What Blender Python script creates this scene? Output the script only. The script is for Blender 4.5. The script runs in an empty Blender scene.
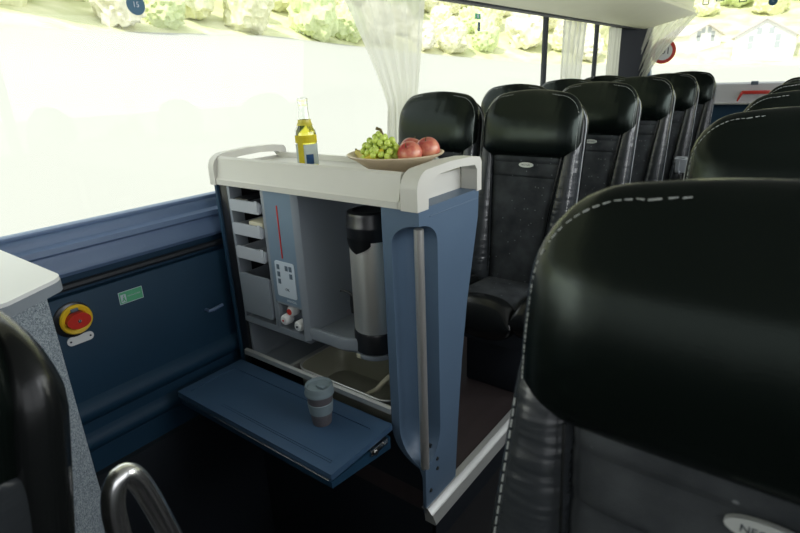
import bpy, bmesh, math, random
from math import sin, cos, pi, radians, sqrt, atan2
from mathutils import Vector, Matrix, noise
random.seed(7)
SC = bpy.context.scene
COL = SC.collection

# ------------------------------------------------------------------ camera
EYE = 1.30
cam = bpy.data.cameras.new('camera'); camo = bpy.data.objects.new('camera', cam); COL.objects.link(camo)
cam.sensor_width = 36.0; cam.lens = 536.0 * 36.0 / 800.0; cam.clip_start = 0.03; cam.dof.use_dof = True; cam.dof.focus_distance = 1.7; cam.dof.aperture_fstop = 7.0; cam.clip_end = 900
Xa = Vector((0.7997, -0.1711, 0.5755)); Ya = Vector((0.5992, 0.2884, -0.7469)).normalized()
Za = Xa.cross(Ya).normalized(); Xa = Ya.cross(Za).normalized()
camo.matrix_world = Matrix.Translation((0, 0, EYE)) @ Matrix((Xa, Ya, Za)).to_4x4()
SC.camera = camo
# ------------------------------------------------------------------ light
SC.view_settings.view_transform = 'Standard'; SC.view_settings.look = 'None'
SC.view_settings.gamma = 1.0; SC.view_settings.use_curve_mapping = False
SC.view_settings.exposure = 0.55
w = bpy.data.worlds.new('world'); SC.world = w; w.use_nodes = True
bg = w.node_tree.nodes['Background']; bg.inputs[0].default_value = (0.93, 0.96, 1.0, 1); bg.inputs[1].default_value = 1.15
SC.cycles.max_bounces = 10; SC.cycles.transparent_max_bounces = 16
SC.cycles.diffuse_bounces = 4

def light(name, kind, loc, energy, color=(1, 1, 1), target=None, size=None, size_y=None, angle=None):
    l = bpy.data.lights.new(name, kind); l.energy = energy; l.color = color
    if size: l.shape = 'RECTANGLE'; l.size = size; l.size_y = size_y or size
    if angle is not None: l.angle = angle
    o = bpy.data.objects.new(name, l); COL.objects.link(o); o.location = loc
    if target is not None:
        o.rotation_euler = (Vector(target) - Vector(loc)).to_track_quat('-Z', 'Y').to_euler()
    return o
light('sun', 'SUN', (0, -20, 30), 3.0, (1.0, 0.96, 0.86), (0.0, 0, -2), angle=0.02)
SUN = bpy.data.objects['sun']; SUN.rotation_euler = (Vector((0.02, 0.60, -0.80))).to_track_quat('-Z', 'Y').to_euler()
# daylight coming through the windows on the other side and through the windscreen
light('window_daylight', 'AREA', (0.74, 2.3, 1.45), 25, (0.93, 0.97, 1.0), (-1.4, 2.0, 1.0), 3.2, 0.7)
light('windscreen_daylight', 'AREA', (-0.5, -1.9, 1.6), 3.5, (0.93, 0.97, 1.0), (-0.7, 2.0, 0.8), 2.0, 0.9)
light('galley_fill', 'AREA', (-1.70, -0.75, 1.40), 7, (0.95, 0.98, 1.0), (-1.1, 1.2, 0.5), 1.3, 0.7)  # fill lamp added by the front left windows to brighten the galley front

# ------------------------------------------------------------------ materials
def nt(name):
    m = bpy.data.materials.new(name); m.use_nodes = True
    t = m.node_tree; return m, t, t.nodes['Principled BSDF']
def N(t, kind, **kw):
    n = t.nodes.new(kind)
    for k, v in kw.items():
        if k in n.inputs: n.inputs[k].default_value = v
        else: setattr(n, k, v)
    return n
def mat(name, col, rough=0.5, metal=0.0, bump=0.0, bscale=60.0, var=0.0, vscale=8.0, stretch=(1, 1, 1), coat=0.0, spec=0.5, **kw):
    m, t, b = nt(name)
    b.inputs['Base Color'].default_value = (*col, 1); b.inputs['Roughness'].default_value = rough
    b.inputs['Metallic'].default_value = metal; b.inputs['Coat Weight'].default_value = coat
    b.inputs['Specular IOR Level'].default_value = spec
    for k, v in kw.items(): b.inputs[k].default_value = v
    tc = N(t, 'ShaderNodeTexCoord'); mp = N(t, 'ShaderNodeMapping'); mp.inputs['Scale'].default_value = stretch
    t.links.new(tc.outputs['Object'], mp.inputs['Vector'])
    if var > 0:
        n = N(t, 'ShaderNodeTexNoise', Scale=vscale, Detail=4.0); t.links.new(mp.outputs[0], n.inputs['Vector'])
        r = N(t, 'ShaderNodeMix', data_type='RGBA'); r.inputs[6].default_value = (*[c * (1 - var) for c in col], 1)
        r.inputs[7].default_value = (*[min(1, c * (1 + var)) for c in col], 1)
        t.links.new(n.outputs[0], r.inputs[0]); t.links.new(r.outputs[2], b.inputs['Base Color'])
    if bump > 0:
        n2 = N(t, 'ShaderNodeTexNoise', Scale=bscale, Detail=3.0); t.links.new(mp.outputs[0], n2.inputs['Vector'])
        bp = N(t, 'ShaderNodeBump', Strength=bump, Distance=0.01); t.links.new(n2.outputs[0], bp.inputs['Height'])
        t.links.new(bp.outputs[0], b.inputs['Normal'])
    return m

M = {}
M['beige'] = mat('beige_plastic', (0.60, 0.59, 0.53), 0.45, var=0.04, bump=0.05, bscale=300)
M['blue'] = mat('blue_plastic', (0.088, 0.140, 0.210), 0.42, var=0.06, bump=0.05, bscale=250)
M['navy'] = mat('shaded_wall_panel', (0.009, 0.038, 0.074), 0.58, spec=0.3, var=0.08, bump=0.05, bscale=250)  # wall blue set darker, the weak light on it is put into the colour
M['ledge'] = mat('blue_window_ledge', (0.11, 0.17, 0.29), 0.45, var=0.05, bump=0.05, bscale=200)
M['grey'] = mat('grey_moulded_plastic', (0.24, 0.27, 0.30), 0.30, var=0.05, bump=0.03, bscale=250)
M['tray'] = mat('pale_grey_plastic', (0.44, 0.47, 0.50), 0.4, var=0.04)
M['panel'] = mat('slate_control_panel', (0.17, 0.24, 0.31), 0.4, var=0.04)
M['keypad'] = mat('keypad_white', (0.55, 0.62, 0.68), 0.4, var=0.03)
M['white'] = mat('white_plastic', (0.75, 0.76, 0.75), 0.35, var=0.03)
M['black'] = mat('black_plastic', (0.012, 0.013, 0.015), 0.28, var=0.1)
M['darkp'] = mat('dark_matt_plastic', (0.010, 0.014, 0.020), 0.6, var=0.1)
M['steel'] = mat('brushed_steel', (0.62, 0.62, 0.60), 0.26, 1.0, bump=0.03, bscale=40, stretch=(20, 20, 0.6))
M['steel_v'] = mat('satin_steel', (0.92, 0.90, 0.82), 0.33, 0.85, var=0.06, vscale=6)
M['chrome'] = mat('chrome', (0.85, 0.84, 0.80), 0.33, 0.85, var=0.02)
M['polished'] = mat('polished_steel', (0.88, 0.88, 0.87), 0.27, 1.0, var=0.03)
M['basin'] = mat('basin_steel', (0.42, 0.42, 0.34), 0.40, 0.65, var=0.06)
M['hose'] = mat('beige_hose', (0.55, 0.52, 0.38), 0.5, var=0.05)
M['red'] = mat('red_plastic', (0.55, 0.03, 0.02), 0.35, var=0.1)
M['yellow'] = mat('yellow_plastic', (0.80, 0.52, 0.02), 0.4, var=0.04)
M['green'] = mat('green_sticker', (0.10, 0.42, 0.22), 0.5, var=0.04)
M['sblue'] = mat('blue_sticker', (0.03, 0.12, 0.20), 0.5, var=0.04)
M['flap'] = mat('shaded_blue_flap', (0.038, 0.080, 0.145), 0.40, var=0.06, bump=0.05, bscale=250)  # darker copy of the console blue, light falloff put into the colour
M['lining'] = mat('grey_wall_lining', (0.16, 0.17, 0.18), 0.6, var=0.05)
M['leather'] = mat('black_leather', (0.0065, 0.0075, 0.0075), 0.25, bump=0.03, bscale=300, spec=0.35)
M['floor'] = mat('dark_wood_floor', (0.045, 0.035, 0.035), 0.3, var=0.35, vscale=3, stretch=(8, 1, 1))
M['aisle'] = mat('dark_aisle_floor', (0.008, 0.008, 0.010), 0.7, var=0.2)
M['alu'] = mat('anodised_aluminium', (0.55, 0.56, 0.54), 0.42, 0.6, var=0.05, stretch=(40, 1, 40))
M['rack'] = mat('cream_luggage_rack', (0.93, 0.92, 0.66), 0.5, var=0.03)
M['ceil'] = mat('pale_ceiling', (0.30, 0.30, 0.27), 0.7, var=0.03)
M['rear'] = mat('pale_rear_shelf', (0.50, 0.50, 0.52), 0.5, var=0.04)
M['plate'] = mat('pale_wooden_plate', (0.62, 0.50, 0.34), 0.45, var=0.10, vscale=30, stretch=(1, 4, 1))
M['cupg'] = mat('grey_green_silicone', (0.17, 0.22, 0.24), 0.6, var=0.04)
M['cupb'] = mat('taupe_cup', (0.10, 0.092, 0.10), 0.6, var=0.08, vscale=60)
M['apple'] = mat('red_apple_skin', (0.42, 0.05, 0.045), 0.3, var=0.75, vscale=14, stretch=(1, 1, 0.35), coat=0.3)
M['banana'] = mat('yellow_banana', (0.62, 0.50, 0.03), 0.45, var=0.3, vscale=40)
M['grape'] = mat('green_grape', (0.55, 0.68, 0.13), 0.22, var=0.25, vscale=30, **{'Subsurface Weight': 0.25, 'Subsurface Radius': (0.01, 0.01, 0.004)})
M['stem'] = mat('brown_stem', (0.13, 0.10, 0.03), 0.7, var=0.2)
M['thread'] = mat('pale_thread', (0.42, 0.44, 0.42), 0.6, var=0.05)
M['piping'] = mat('grey_piping', (0.34, 0.36, 0.37), 0.35, var=0.05)
M['badge'] = mat('silver_badge', (0.52, 0.54, 0.52), 0.35, 0.3, var=0.03)
M['dark_text'] = mat('dark_print', (0.02, 0.03, 0.04), 0.5, var=0.02)
M['slate'] = mat('slate_print', (0.10, 0.14, 0.18), 0.5, var=0.02)
M['field'] = mat('pale_spring_field', (0.40, 0.40, 0.375), 0.9, var=0.05, vscale=0.05)
M['label_p'] = mat('label_paper', (0.72, 0.80, 0.83), 0.5, var=0.04)
M['label_y'] = mat('label_yellow', (0.85, 0.72, 0.02), 0.5, var=0.04)
M['label_b'] = mat('label_blue', (0.03, 0.12, 0.30), 0.5, var=0.3, vscale=80)
M['foil'] = mat('olive_foil', (0.55, 0.48, 0.05), 0.35, var=0.4, vscale=60)
M['house'] = mat('white_render', (0.90, 0.89, 0.88), 0.9, var=0.02)
M['roof'] = mat('pale_roof_tiles', (0.60, 0.55, 0.53), 0.8, var=0.1)

def speckle():
    m, t, b = nt('speckled_laminate')
    tc = N(t, 'ShaderNodeTexCoord'); v = N(t, 'ShaderNodeTexVoronoi', Scale=430.0)
    t.links.new(tc.outputs['Object'], v.inputs['Vector'])
    r = N(t, 'ShaderNodeValToRGB'); e = r.color_ramp.elements
    e[0].position = 0.0; e[0].color = (0.09, 0.12, 0.15, 1); e[1].position = 1.0; e[1].color = (0.42, 0.47, 0.50, 1)
    s = N(t, 'ShaderNodeSeparateColor'); t.links.new(v.outputs['Color'], s.inputs[0]); t.links.new(s.outputs[0], r.inputs[0])
    t.links.new(r.outputs[0], b.inputs['Base Color']); b.inputs['Roughness'].default_value = 0.6
    return m
M['speckle'] = speckle()

def wrinkled():
    m, t, b = nt('creased_leather')
    b.inputs['Base Color'].default_value = (0.0028, 0.0046, 0.0038, 1); b.inputs['Roughness'].default_value = 0.24; b.inputs['Specular IOR Level'].default_value = 0.30; b.inputs['Specular Tint'].default_value = (0.85, 1.0, 0.90, 1)  # slight green in base and sheen stands in for the reflected green outside
    tc = N(t, 'ShaderNodeTexCoord'); mp = N(t, 'ShaderNodeMapping'); mp.inputs['Scale'].default_value = (22, 4, 3)
    t.links.new(tc.outputs['Object'], mp.inputs['Vector'])
    n = N(t, 'ShaderNodeTexNoise', Scale=1.0, Detail=1.5); t.links.new(mp.outputs[0], n.inputs['Vector'])
    n2 = N(t, 'ShaderNodeTexNoise', Scale=450.0, Detail=2.0); t.links.new(tc.outputs['Object'], n2.inputs['Vector'])
    b1 = N(t, 'ShaderNodeBump', Strength=0.22, Distance=0.010); b2 = N(t, 'ShaderNodeBump', Strength=0.03, Distance=0.01)
    t.links.new(n.outputs[0], b1.inputs['Height']); t.links.new(n2.outputs[0], b2.inputs['Height'])
    t.links.new(b1.outputs[0], b2.inputs['Normal']); t.links.new(b2.outputs[0], b.inputs['Normal'])
    return m
M['head'] = wrinkled()
def bolster_mat():
    m, t, b = nt('puckered_leather')
    b.inputs['Base Color'].default_value = (0.026, 0.030, 0.033, 1); b.inputs['Roughness'].default_value = 0.27; b.inputs['Specular IOR Level'].default_value = 0.6
    tc = N(t, 'ShaderNodeTexCoord'); mp = N(t, 'ShaderNodeMapping'); mp.inputs['Scale'].default_value = (8, 8, 42)
    t.links.new(tc.outputs['Object'], mp.inputs['Vector'])
    n = N(t, 'ShaderNodeTexNoise', Scale=1.0, Detail=2.0); t.links.new(mp.outputs[0], n.inputs['Vector'])
    b1 = N(t, 'ShaderNodeBump', Strength=0.5, Distance=0.008); t.links.new(n.outputs[0], b1.inputs['Height'])
    t.links.new(b1.outputs[0], b.inputs['Normal'])
    return m
M['bolster'] = bolster_mat()
def fabric():
    m, t, b = nt('charcoal_seat_fabric')
    tc = N(t, 'ShaderNodeTexCoord')
    v = N(t, 'ShaderNodeTexVoronoi', Scale=38.0); t.links.new(tc.outputs['Object'], v.inputs['Vector'])
    r = N(t, 'ShaderNodeValToRGB'); e = r.color_ramp.elements
    e[0].position = 0.07; e[0].color = (0.20, 0.21, 0.21, 1); e[1].position = 0.12; e[1].color = (0.0, 0.0, 0.0, 1)
    t.links.new(v.outputs['Distance'], r.inputs[0])
    n = N(t, 'ShaderNodeTexNoise', Scale=12.0, Detail=5.0); t.links.new(tc.outputs['Object'], n.inputs['Vector'])
    r2 = N(t, 'ShaderNodeValToRGB'); e = r2.color_ramp.elements
    e[0].position = 0.3; e[0].color = (0.018, 0.021, 0.024, 1); e[1].position = 0.72; e[1].color = (0.060, 0.066, 0.070, 1)
    t.links.new(n.outputs[0], r2.inputs[0])
    a = N(t, 'ShaderNodeMix', data_type='RGBA', blend_type='ADD'); a.inputs[0].default_value = 0.6
    t.links.new(r2.outputs[0], a.inputs[6]); t.links.new(r.outputs[0], a.inputs[7]); t.links.new(a.outputs[2], b.inputs['Base Color'])
    b.inputs['Roughness'].default_value = 0.85; b.inputs['Specular IOR Level'].default_value = 0.2
    n3 = N(t, 'ShaderNodeTexNoise', Scale=700.0); t.links.new(tc.outputs['Object'], n3.inputs['Vector'])
    bp = N(t, 'ShaderNodeBump', Strength=0.3, Distance=0.005); t.links.new(n3.outputs[0], bp.inputs['Height']); t.links.new(bp.outputs[0], b.inputs['Normal'])
    return m
M['fabric'] = fabric()
def pane():
    m, t, b = nt('window_glass'); t.nodes.remove(b)
    tr = N(t, 'ShaderNodeBsdfTransparent'); tr.inputs[0].default_value = (0.93, 0.95, 0.93, 1)
    g = N(t, 'ShaderNodeBsdfGlossy'); g.inputs['Roughness'].default_value = 0.02
    mx = N(t, 'ShaderNodeMixShader'); mx.inputs[0].default_value = 0.010
    t.links.new(tr.outputs[0], mx.inputs[1]); t.links.new(g.outputs[0], mx.inputs[2])
    t.links.new(mx.outputs[0], t.nodes['Material Output'].inputs[0]); return m
M['glass'] = pane()
def solid_glass(name, col, ior=1.45):
    m, t, b = nt(name); b.inputs['Base Color'].default_value = (*col, 1); b.inputs['Transmission Weight'].default_value = 1.0
    b.inputs['Roughness'].default_value = 0.02; b.inputs['IOR'].default_value = ior; return m
M['bottle'] = solid_glass('clear_bottle_glass', (0.97, 0.99, 0.97), 1.3)
M['beer'] = solid_glass('yellow_beer', (1.0, 0.90, 0.10), 1.33)
def cloth():
    m, t, b = nt('sheer_cream_curtain'); t.nodes.remove(b)
    tc = N(t, 'ShaderNodeTexCoord'); n = N(t, 'ShaderNodeTexNoise', Scale=300.0); t.links.new(tc.outputs['Object'], n.inputs['Vector'])
    bp = N(t, 'ShaderNodeBump', Strength=0.1, Distance=0.005); t.links.new(n.outputs[0], bp.inputs['Height'])
    d = N(t, 'ShaderNodeBsdfDiffuse'); d.inputs[0].default_value = (0.86, 0.86, 0.80, 1)
    l = N(t, 'ShaderNodeBsdfTranslucent'); l.inputs[0].default_value = (0.86, 0.86, 0.76, 1)
    tr = N(t, 'ShaderNodeBsdfTransparent'); mx = N(t, 'ShaderNodeMixShader'); mx.inputs[0].default_value = 0.45
    mx2 = N(t, 'ShaderNodeMixShader'); mx2.inputs[0].default_value = 0.20
    t.links.new(bp.outputs[0], d.inputs['Normal'])
    t.links.new(d.outputs[0], mx.inputs[1]); t.links.new(l.outputs[0], mx.inputs[2])
    t.links.new(mx.outputs[0], mx2.inputs[1]); t.links.new(tr.outputs[0], mx2.inputs[2])
    t.links.new(mx2.outputs[0], t.nodes['Material Output'].inputs[0]); return m
M['curtain'] = cloth()
def foliage(name, c0, c1, scale):
    m, t, b = nt(name); tc = N(t, 'ShaderNodeTexCoord'); n = N(t, 'ShaderNodeTexNoise', Scale=scale, Detail=6.0)
    t.links.new(tc.outputs['Object'], n.inputs['Vector'])
    r = N(t, 'ShaderNodeValToRGB'); e = r.color_ramp.elements; e[0].position = 0.35; e[0].color = (*c0, 1); e[1].position = 0.65; e[1].color = (*c1, 1)
    t.links.new(n.outputs[0], r.inputs[0]); t.links.new(r.outputs[0], b.inputs['Base Color']); b.inputs['Roughness'].default_value = 0.9
    b.inputs['Specular IOR Level'].default_value = 0.1
    return m
M['leafA'] = foliage('spring_foliage_yellow', (0.70, 0.70, 0.46), (0.86, 0.85, 0.62), 1.6)
M['leafB'] = foliage('spring_foliage_green', (0.60, 0.68, 0.38), (0.76, 0.82, 0.50), 1.6)
M['leafC'] = foliage('bare_pink_foliage', (0.72, 0.70, 0.55), (0.88, 0.85, 0.70), 1.6)
M['hill'] = foliage('wooded_hillside', (0.52, 0.55, 0.31), (0.76, 0.75, 0.52), 0.25)
M['apple'] = foliage('blushed_apple_skin', (0.42, 0.035, 0.035), (0.72, 0.34, 0.20), 26.0); M['apple'].node_tree.nodes['Principled BSDF'].inputs['Roughness'].default_value = 0.3; M['apple'].node_tree.nodes['Principled BSDF'].inputs['Specular IOR Level'].default_value = 0.5
M['bark'] = mat('grey_bark', (0.25, 0.22, 0.17), 0.9, var=0.2)

# ------------------------------------------------------------------ mesh helpers
def wloc(p):
    v = Vector((0, 0, 0))
    while p is not None: v += p.location; p = p.parent
    return v
def obj(name, bm, m, parent=None, smooth=True, kind=None, label=None, rel=True):
    """links a bmesh drawn in world coordinates as one mesh object (shifted to its parent's base when it has one)"""
    if parent is not None and rel: bmesh.ops.translate(bm, verts=bm.verts, vec=-wloc(parent))
    bmesh.ops.recalc_face_normals(bm, faces=bm.faces)
    me = bpy.data.meshes.new(name); bm.to_mesh(me); bm.free()
    if smooth:
        for p in me.polygons: p.use_smooth = True
        try: me.set_sharp_from_angle(angle=radians(38))
        except Exception: pass
    me.materials.append(m)
    o = bpy.data.objects.new(name, me); COL.objects.link(o)
    if parent is not None: o.parent = parent
    if kind: o['kind'] = kind
    if label: o['label'] = label
    return o
def thing(name, label, cat, loc=(0, 0, 0), group=None):
    o = bpy.data.objects.new(name, None); COL.objects.link(o); o.location = loc; o.empty_display_size = 0.05
    o['label'] = label; o['category'] = cat
    if group: o['group'] = group
    return o
def tag(o, label, cat, group=None):
    o['label'] = label; o['category'] = cat
    if group: o['group'] = group
    return o
def struct(name, bm, m, **kw): return obj(name, bm, m, kind='structure', **kw)
def B(): return bmesh.new()
def box(bm, x0, x1, y0, y1, z0, z1, bev=0.0, seg=2, mtx=None):
    r = bmesh.ops.create_cube(bm, size=1.0)
    vs = r['verts']
    for v in vs: v.co = Vector(((x0 + x1) / 2 + v.co.x * (x1 - x0), (y0 + y1) / 2 + v.co.y * (y1 - y0), (z0 + z1) / 2 + v.co.z * (z1 - z0)))
    if bev > 0:
        es = list({e for v in vs for e in v.link_edges})
        r2 = bmesh.ops.bevel(bm, geom=es, offset=bev, segments=seg, profile=0.5, affect='EDGES'); vs = list({v for f in r2['faces'] for v in f.verts} | {v for v in vs if v.is_valid})
    if mtx is not None: bmesh.ops.transform(bm, matrix=mtx, verts=[v for v in vs if v.is_valid])
    return bm
def grid(bm, fn, nu, nv, cu=False, cv=False):
    V = [[bm.verts.new(fn(i / (nu if cu else nu - 1), j / (nv if cv else nv - 1))) for i in range(nu)] for j in range(nv)]
    for j in range(nv if cv else nv - 1):
        for i in range(nu if cu else nu - 1):
            a, b, c, d = V[j][i], V[j][(i + 1) % nu], V[(j + 1) % nv][(i + 1) % nu], V[(j + 1) % nv][i]
            try: bm.faces.new((a, b, c, d))
            except Exception: pass
    return V
def tube(bm, pts, r, n=10, caps=True, closed=False):
    pts = [Vector(p) for p in pts]; rings = []; m = len(pts)
    up = Vector((0.13, 0.21, 0.97)); prev = None
    for i, p in enumerate(pts):
        a = pts[(i - 1) % m] if (closed or i > 0) else p; b = pts[(i + 1) % m] if (closed or i < m - 1) else p
        t = (b - a).normalized()
        if prev is None: nrm = t.cross(up).normalized()
        else: nrm = (prev - t * prev.dot(t)).normalized()
        prev = nrm; bi = t.cross(nrm); rr = r[i] if isinstance(r, (list, tuple)) else r
        rings.append([bm.verts.new(p + nrm * cos(2 * pi * k / n) * rr + bi * sin(2 * pi * k / n) * rr) for k in range(n)])
    for i in range(m if closed else m - 1):
        A, C = rings[i], rings[(i + 1) % m]
        for k in range(n): bm.faces.new((A[k], A[(k + 1) % n], C[(k + 1) % n], C[k]))
    if caps and not closed: bm.faces.new(rings[0]); bm.faces.new(rings[-1])
    return bm
def lathe(bm, c, prof, n=32, caps=True):
    rings = [[bm.verts.new((c[0] + r * cos(2 * pi * k / n), c[1] + r * sin(2 * pi * k / n), c[2] + z)) for k in range(n)] for r, z in prof]
    for A, C in zip(rings, rings[1:]):
        for k in range(n): bm.faces.new((A[k], A[(k + 1) % n], C[(k + 1) % n], C[k]))
    if caps: bm.faces.new(rings[0]); bm.faces.new(rings[-1])
    return bm
def prism(bm, poly, axis, a, b):
    """poly: 2-D outline; extruded along an axis from a to b. axis y -> (x,z); x -> (y,z); z -> (x,y)"""
    def P(p, t): return {'y': (p[0], t, p[1]), 'x': (t, p[0], p[1]), 'z': (p[0], p[1], t)}[axis]
    A = [bm.verts.new(P(p, a)) for p in poly]; C = [bm.verts.new(P(p, b)) for p in poly]; n = len(poly)
    bm.faces.new(A); bm.faces.new(C[::-1])
    for i in range(n): bm.faces.new((A[i], A[(i + 1) % n], C[(i + 1) % n], C[i]))
    return bm
def rrect(x0, x1, z0, z1, r, seg=6):
    o = []
    for cx, cz, a in ((x1 - r, z1 - r, 0), (x0 + r, z1 - r, 90), (x0 + r, z0 + r, 180), (x1 - r, z0 + r, 270)):
        for k in range(seg + 1): t = radians(a + 90 * k / seg); o.append((cx + r * cos(t), cz + r * sin(t)))
    return o
def bevelled(bm, off, seg=2, ang=30):
    es = [e for e in bm.edges if len(e.link_faces) == 2 and e.calc_face_angle(0) > radians(ang)]
    bmesh.ops.bevel(bm, geom=es, offset=off, segments=seg, profile=0.5, affect='EDGES'); return bm
def text(name, s, size, loc, rot, m, parent, depth=0.0004, mirror=False, sx=1.0):
    c = bpy.data.curves.new(name, 'FONT'); c.body = s; c.size = size; c.extrude = depth; c.align_x = 'CENTER'; c.align_y = 'CENTER'; c.resolution_u = 3
    t = bpy.data.objects.new('tmp_text', c); COL.objects.link(t)
    me = bpy.data.meshes.new_from_object(t.evaluated_get(bpy.context.evaluated_depsgraph_get())); bpy.data.objects.remove(t)
    bm = B(); bm.from_mesh(me); bpy.data.meshes.remove(me)
    bmesh.ops.transform(bm, matrix=Matrix.Translation(loc) @ rot @ Matrix.Diagonal((-sx if mirror else sx, 1, 1, 1)), verts=bm.verts)
    return obj(name, bm, m, parent, smooth=False)
FACE_FRONT = Matrix.Rotation(radians(90), 4, 'X')                      # lettering that faces the driver's end (-y)
FACE_IN = Matrix.Rotation(radians(90), 4, 'Z') @ Matrix.Rotation(radians(90), 4, 'X')   # lettering on the left wall, facing +x
def pill(bm, W, yf, yb, z0, z1, cx=None, nu=25, nv=25, pu=3.0, pv=4.0, crown=0.0, groove=None):
    """closed cushion. W(v)->(xl,xr); yf(z)->front surface y, yb(z)->back surface y"""
    cx = cx or (lambda v: 0)
    def f(side):
        def g(a, b):
            u = sin((a * 2 - 1) * pi / 2); v = 0.5 + 0.5 * sin((b * 2 - 1) * pi / 2)
            xl, xr = W(v); x = (xl + xr) / 2 + u * (xr - xl) / 2
            z = z0 + (z1 - z0) * v + crown * (1 - u * u) * v
            k = (max(0, 1 - abs(u) ** pu) ** 0.5) * (max(0, 1 - abs(2 * v - 1) ** pv) ** 0.5)
            m = (yf(z) + yb(z)) / 2; h = (yb(z) - yf(z)) / 2
            if groove and side < 0: k *= groove(v)
            return (x, m + side * h * k, z)
        return g
    grid(bm, f(-1), nu, nv); grid(bm, f(1), nu, nv)
    bmesh.ops.remove_doubles(bm, verts=bm.verts, dist=0.0003); return bm

# ------------------------------------------------------------------ the shell of the coach
XW = -1.72
def wall_prof():   # lower left wall: moulded navy panel with two soft ridges
    p = [(-1.80, -0.95), (-1.715, -0.95), (-1.715, 0.13)]
    for zc, h, d in ((0.215, 0.034, 0.022), (0.325, 0.040, 0.028)):
        for k in range(9):
            t = k / 8; p.append((-1.715 + d * sin(pi * t) ** 0.8, zc - h + 2 * h * t))
    p += [(-1.715, 0.42), (-1.712, 0.708), (-1.716, 0.714), (-1.740, 0.716), (-1.742, 0.785), (-1.80, 0.80)]
    return p
struct('wall_left', prism(B(), wall_prof(), 'y', -2.2, 6.35), M['navy'])
bm = prism(B(), [(-1.80, 0.776), (-1.735, 0.770), (-1.712, 0.776), (-1.704, 0.788), (-1.706, 0.806), (-1.722, 0.828), (-1.724, 0.842), (-1.716, 0.850),
                 (-1.719, 0.866), (-1.738, 0.874), (-1.742, 0.884), (-1.744, 0.898), (-1.752, 0.908), (-1.768, 0.912), (-1.80, 0.912)], 'y', -2.2, 6.33)
struct('trim_1', bm, M['ledge'])
struct('trim_2', box(B(), -1.79, -1.748, -2.2, 6.3, 0.905, 0.918, 0.003), M['ledge'])
struct('trim_3', tube(B(), [(-1.722, -2.1, 0.742), (-1.722, 6.2, 0.742)], 0.012, 8), M['darkp'])
YP = [-2.2, -0.6, 4.26, 5.46, 6.0]
n = 1
for a, b in zip(YP, YP[1:]):
    struct('window_%d' % n, box(B(), -1.780, -1.774, a + 0.004, b - 0.004, 0.915, 1.90), M['glass'], smooth=False); n += 1
for i, yy in enumerate((-0.6, 4.26, 5.46)):
    struct('trim_%d' % (4 + i), box(B(), -1.80, -1.765, yy - 0.018, yy + 0.018, 0.915, 1.9, 0.004), M['darkp'])
struct('trim_7', prism(B(), [(-1.80, 5.95), (-1.76, 5.95), (-1.72, 6.05), (-1.60, 6.22), (-1.50, 6.27), (-1.50, 6.36), (-1.80, 6.36)], 'z', 0.9, 2.0), M['darkp'])
bm = B(); box(bm, -1.80, 0.80, -2.2, 6.4, 2.02, 2.08); struct('ceiling', bm, M['ceil'], smooth=False)
bm = B(); box(bm, -1.80, -1.76, -2.2, 6.4, 1.88, 2.05); struct('wall_left_upper', bm, M['ceil'], smooth=False)
# floor: raised seat platforms, sunken aisle, stairwell
struct('floor', box(B(), -1.80, -0.79, 1.16, 6.35, -0.08, 0.0), M['floor'], smooth=False)
struct('floor_right', box(B(), -0.30, 0.80, -2.2, 6.35, -0.26, 0.0), M['aisle'], smooth=False)
struct('floor_aisle', box(B(), -0.79, -0.30, -2.2, 6.35, -0.26, -0.20), M['aisle'], smooth=False)
struct('floor_front', box(B(), -1.80, -0.79, -2.2, 0.40, -0.26, 0.0), M['aisle'], smooth=False)
bm = B(); box(bm, -1.80, -0.79, 0.40, 1.16, -1.0, -0.93); box(bm, -1.80, -0.79, 0.40, 0.66, -0.93, -0.60); struct('floor_stairwell', bm, M['aisle'], smooth=False)
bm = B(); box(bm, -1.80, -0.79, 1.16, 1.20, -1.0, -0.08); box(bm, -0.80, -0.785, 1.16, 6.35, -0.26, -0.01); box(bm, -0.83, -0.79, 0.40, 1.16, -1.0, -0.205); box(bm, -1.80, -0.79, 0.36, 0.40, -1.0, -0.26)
box(bm, -1.72, -1.690, 0.40, 1.16, -0.93, 0.10); struct('wall_stairwell', bm, M['darkp'], smooth=False)  # this box: black sheet standing in for shade low on the stairwell wall
# step edging of the platform
bm = prism(B(), [(-0.800, 0.001), (-0.795, 0.008), (-0.775, 0.006), (-0.762, -0.010), (-0.757, -0.012), (-0.744, -0.040), (-0.748, -0.045), (-0.786, -0.045), (-0.790, -0.004)], 'y', 1.10, 6.2)
struct('trim_8', bm, M['alu'])
# right side (outside the picture): wall, windows
bm = B(); box(bm, 0.78, 0.82, -2.2, 6.4, -0.3, 0.9); box(bm, 0.78, 0.82, -2.2, 6.4, 1.86, 2.05)
for yy in (-2.18, -0.4, 1.4, 3.2, 5.0, 6.36): box(bm, 0.78, 0.82, yy - 0.03, yy + 0.03, 0.9, 1.86)
struct('wall_right', bm, M['lining'], smooth=False)
struct('wall_light_block', box(B(), -1.80, 0.82, -2.26, -2.2, -0.3, 2.05), M['darkp'], smooth=False)  # unseen wall added to stop sky light flooding in from the front
# rear end
struct('wall_rear', box(B(), -1.80, 0.80, 6.36, 6.42, -0.2, 0.925), M['navy'], smooth=False)
bm = prism(B(), [(6.42, 0.925), (6.27, 0.925), (6.27, 0.94), (6.30, 0.95), (6.345, 1.11), (6.38, 1.125), (6.42, 1.125)], 'x', -1.50, 0.80)
struct('trim_9', bm, M['rear'])
struct('trim_10', tube(B(), [(-1.5, 6.262, 0.932), (0.8, 6.262, 0.932)], 0.010, 8), M['alu'])
struct('trim_11', prism(B(), [(-1.56, 1.05), (-1.44, 1.05), (-1.50, 1.42), (-1.56, 1.95)], 'y', 6.28, 6.36), M['ledge'])
struct('window_5', box(B(), -1.52, 0.80, 6.385, 6.391, 1.10, 2.03), M['glass'], smooth=False)
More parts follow.
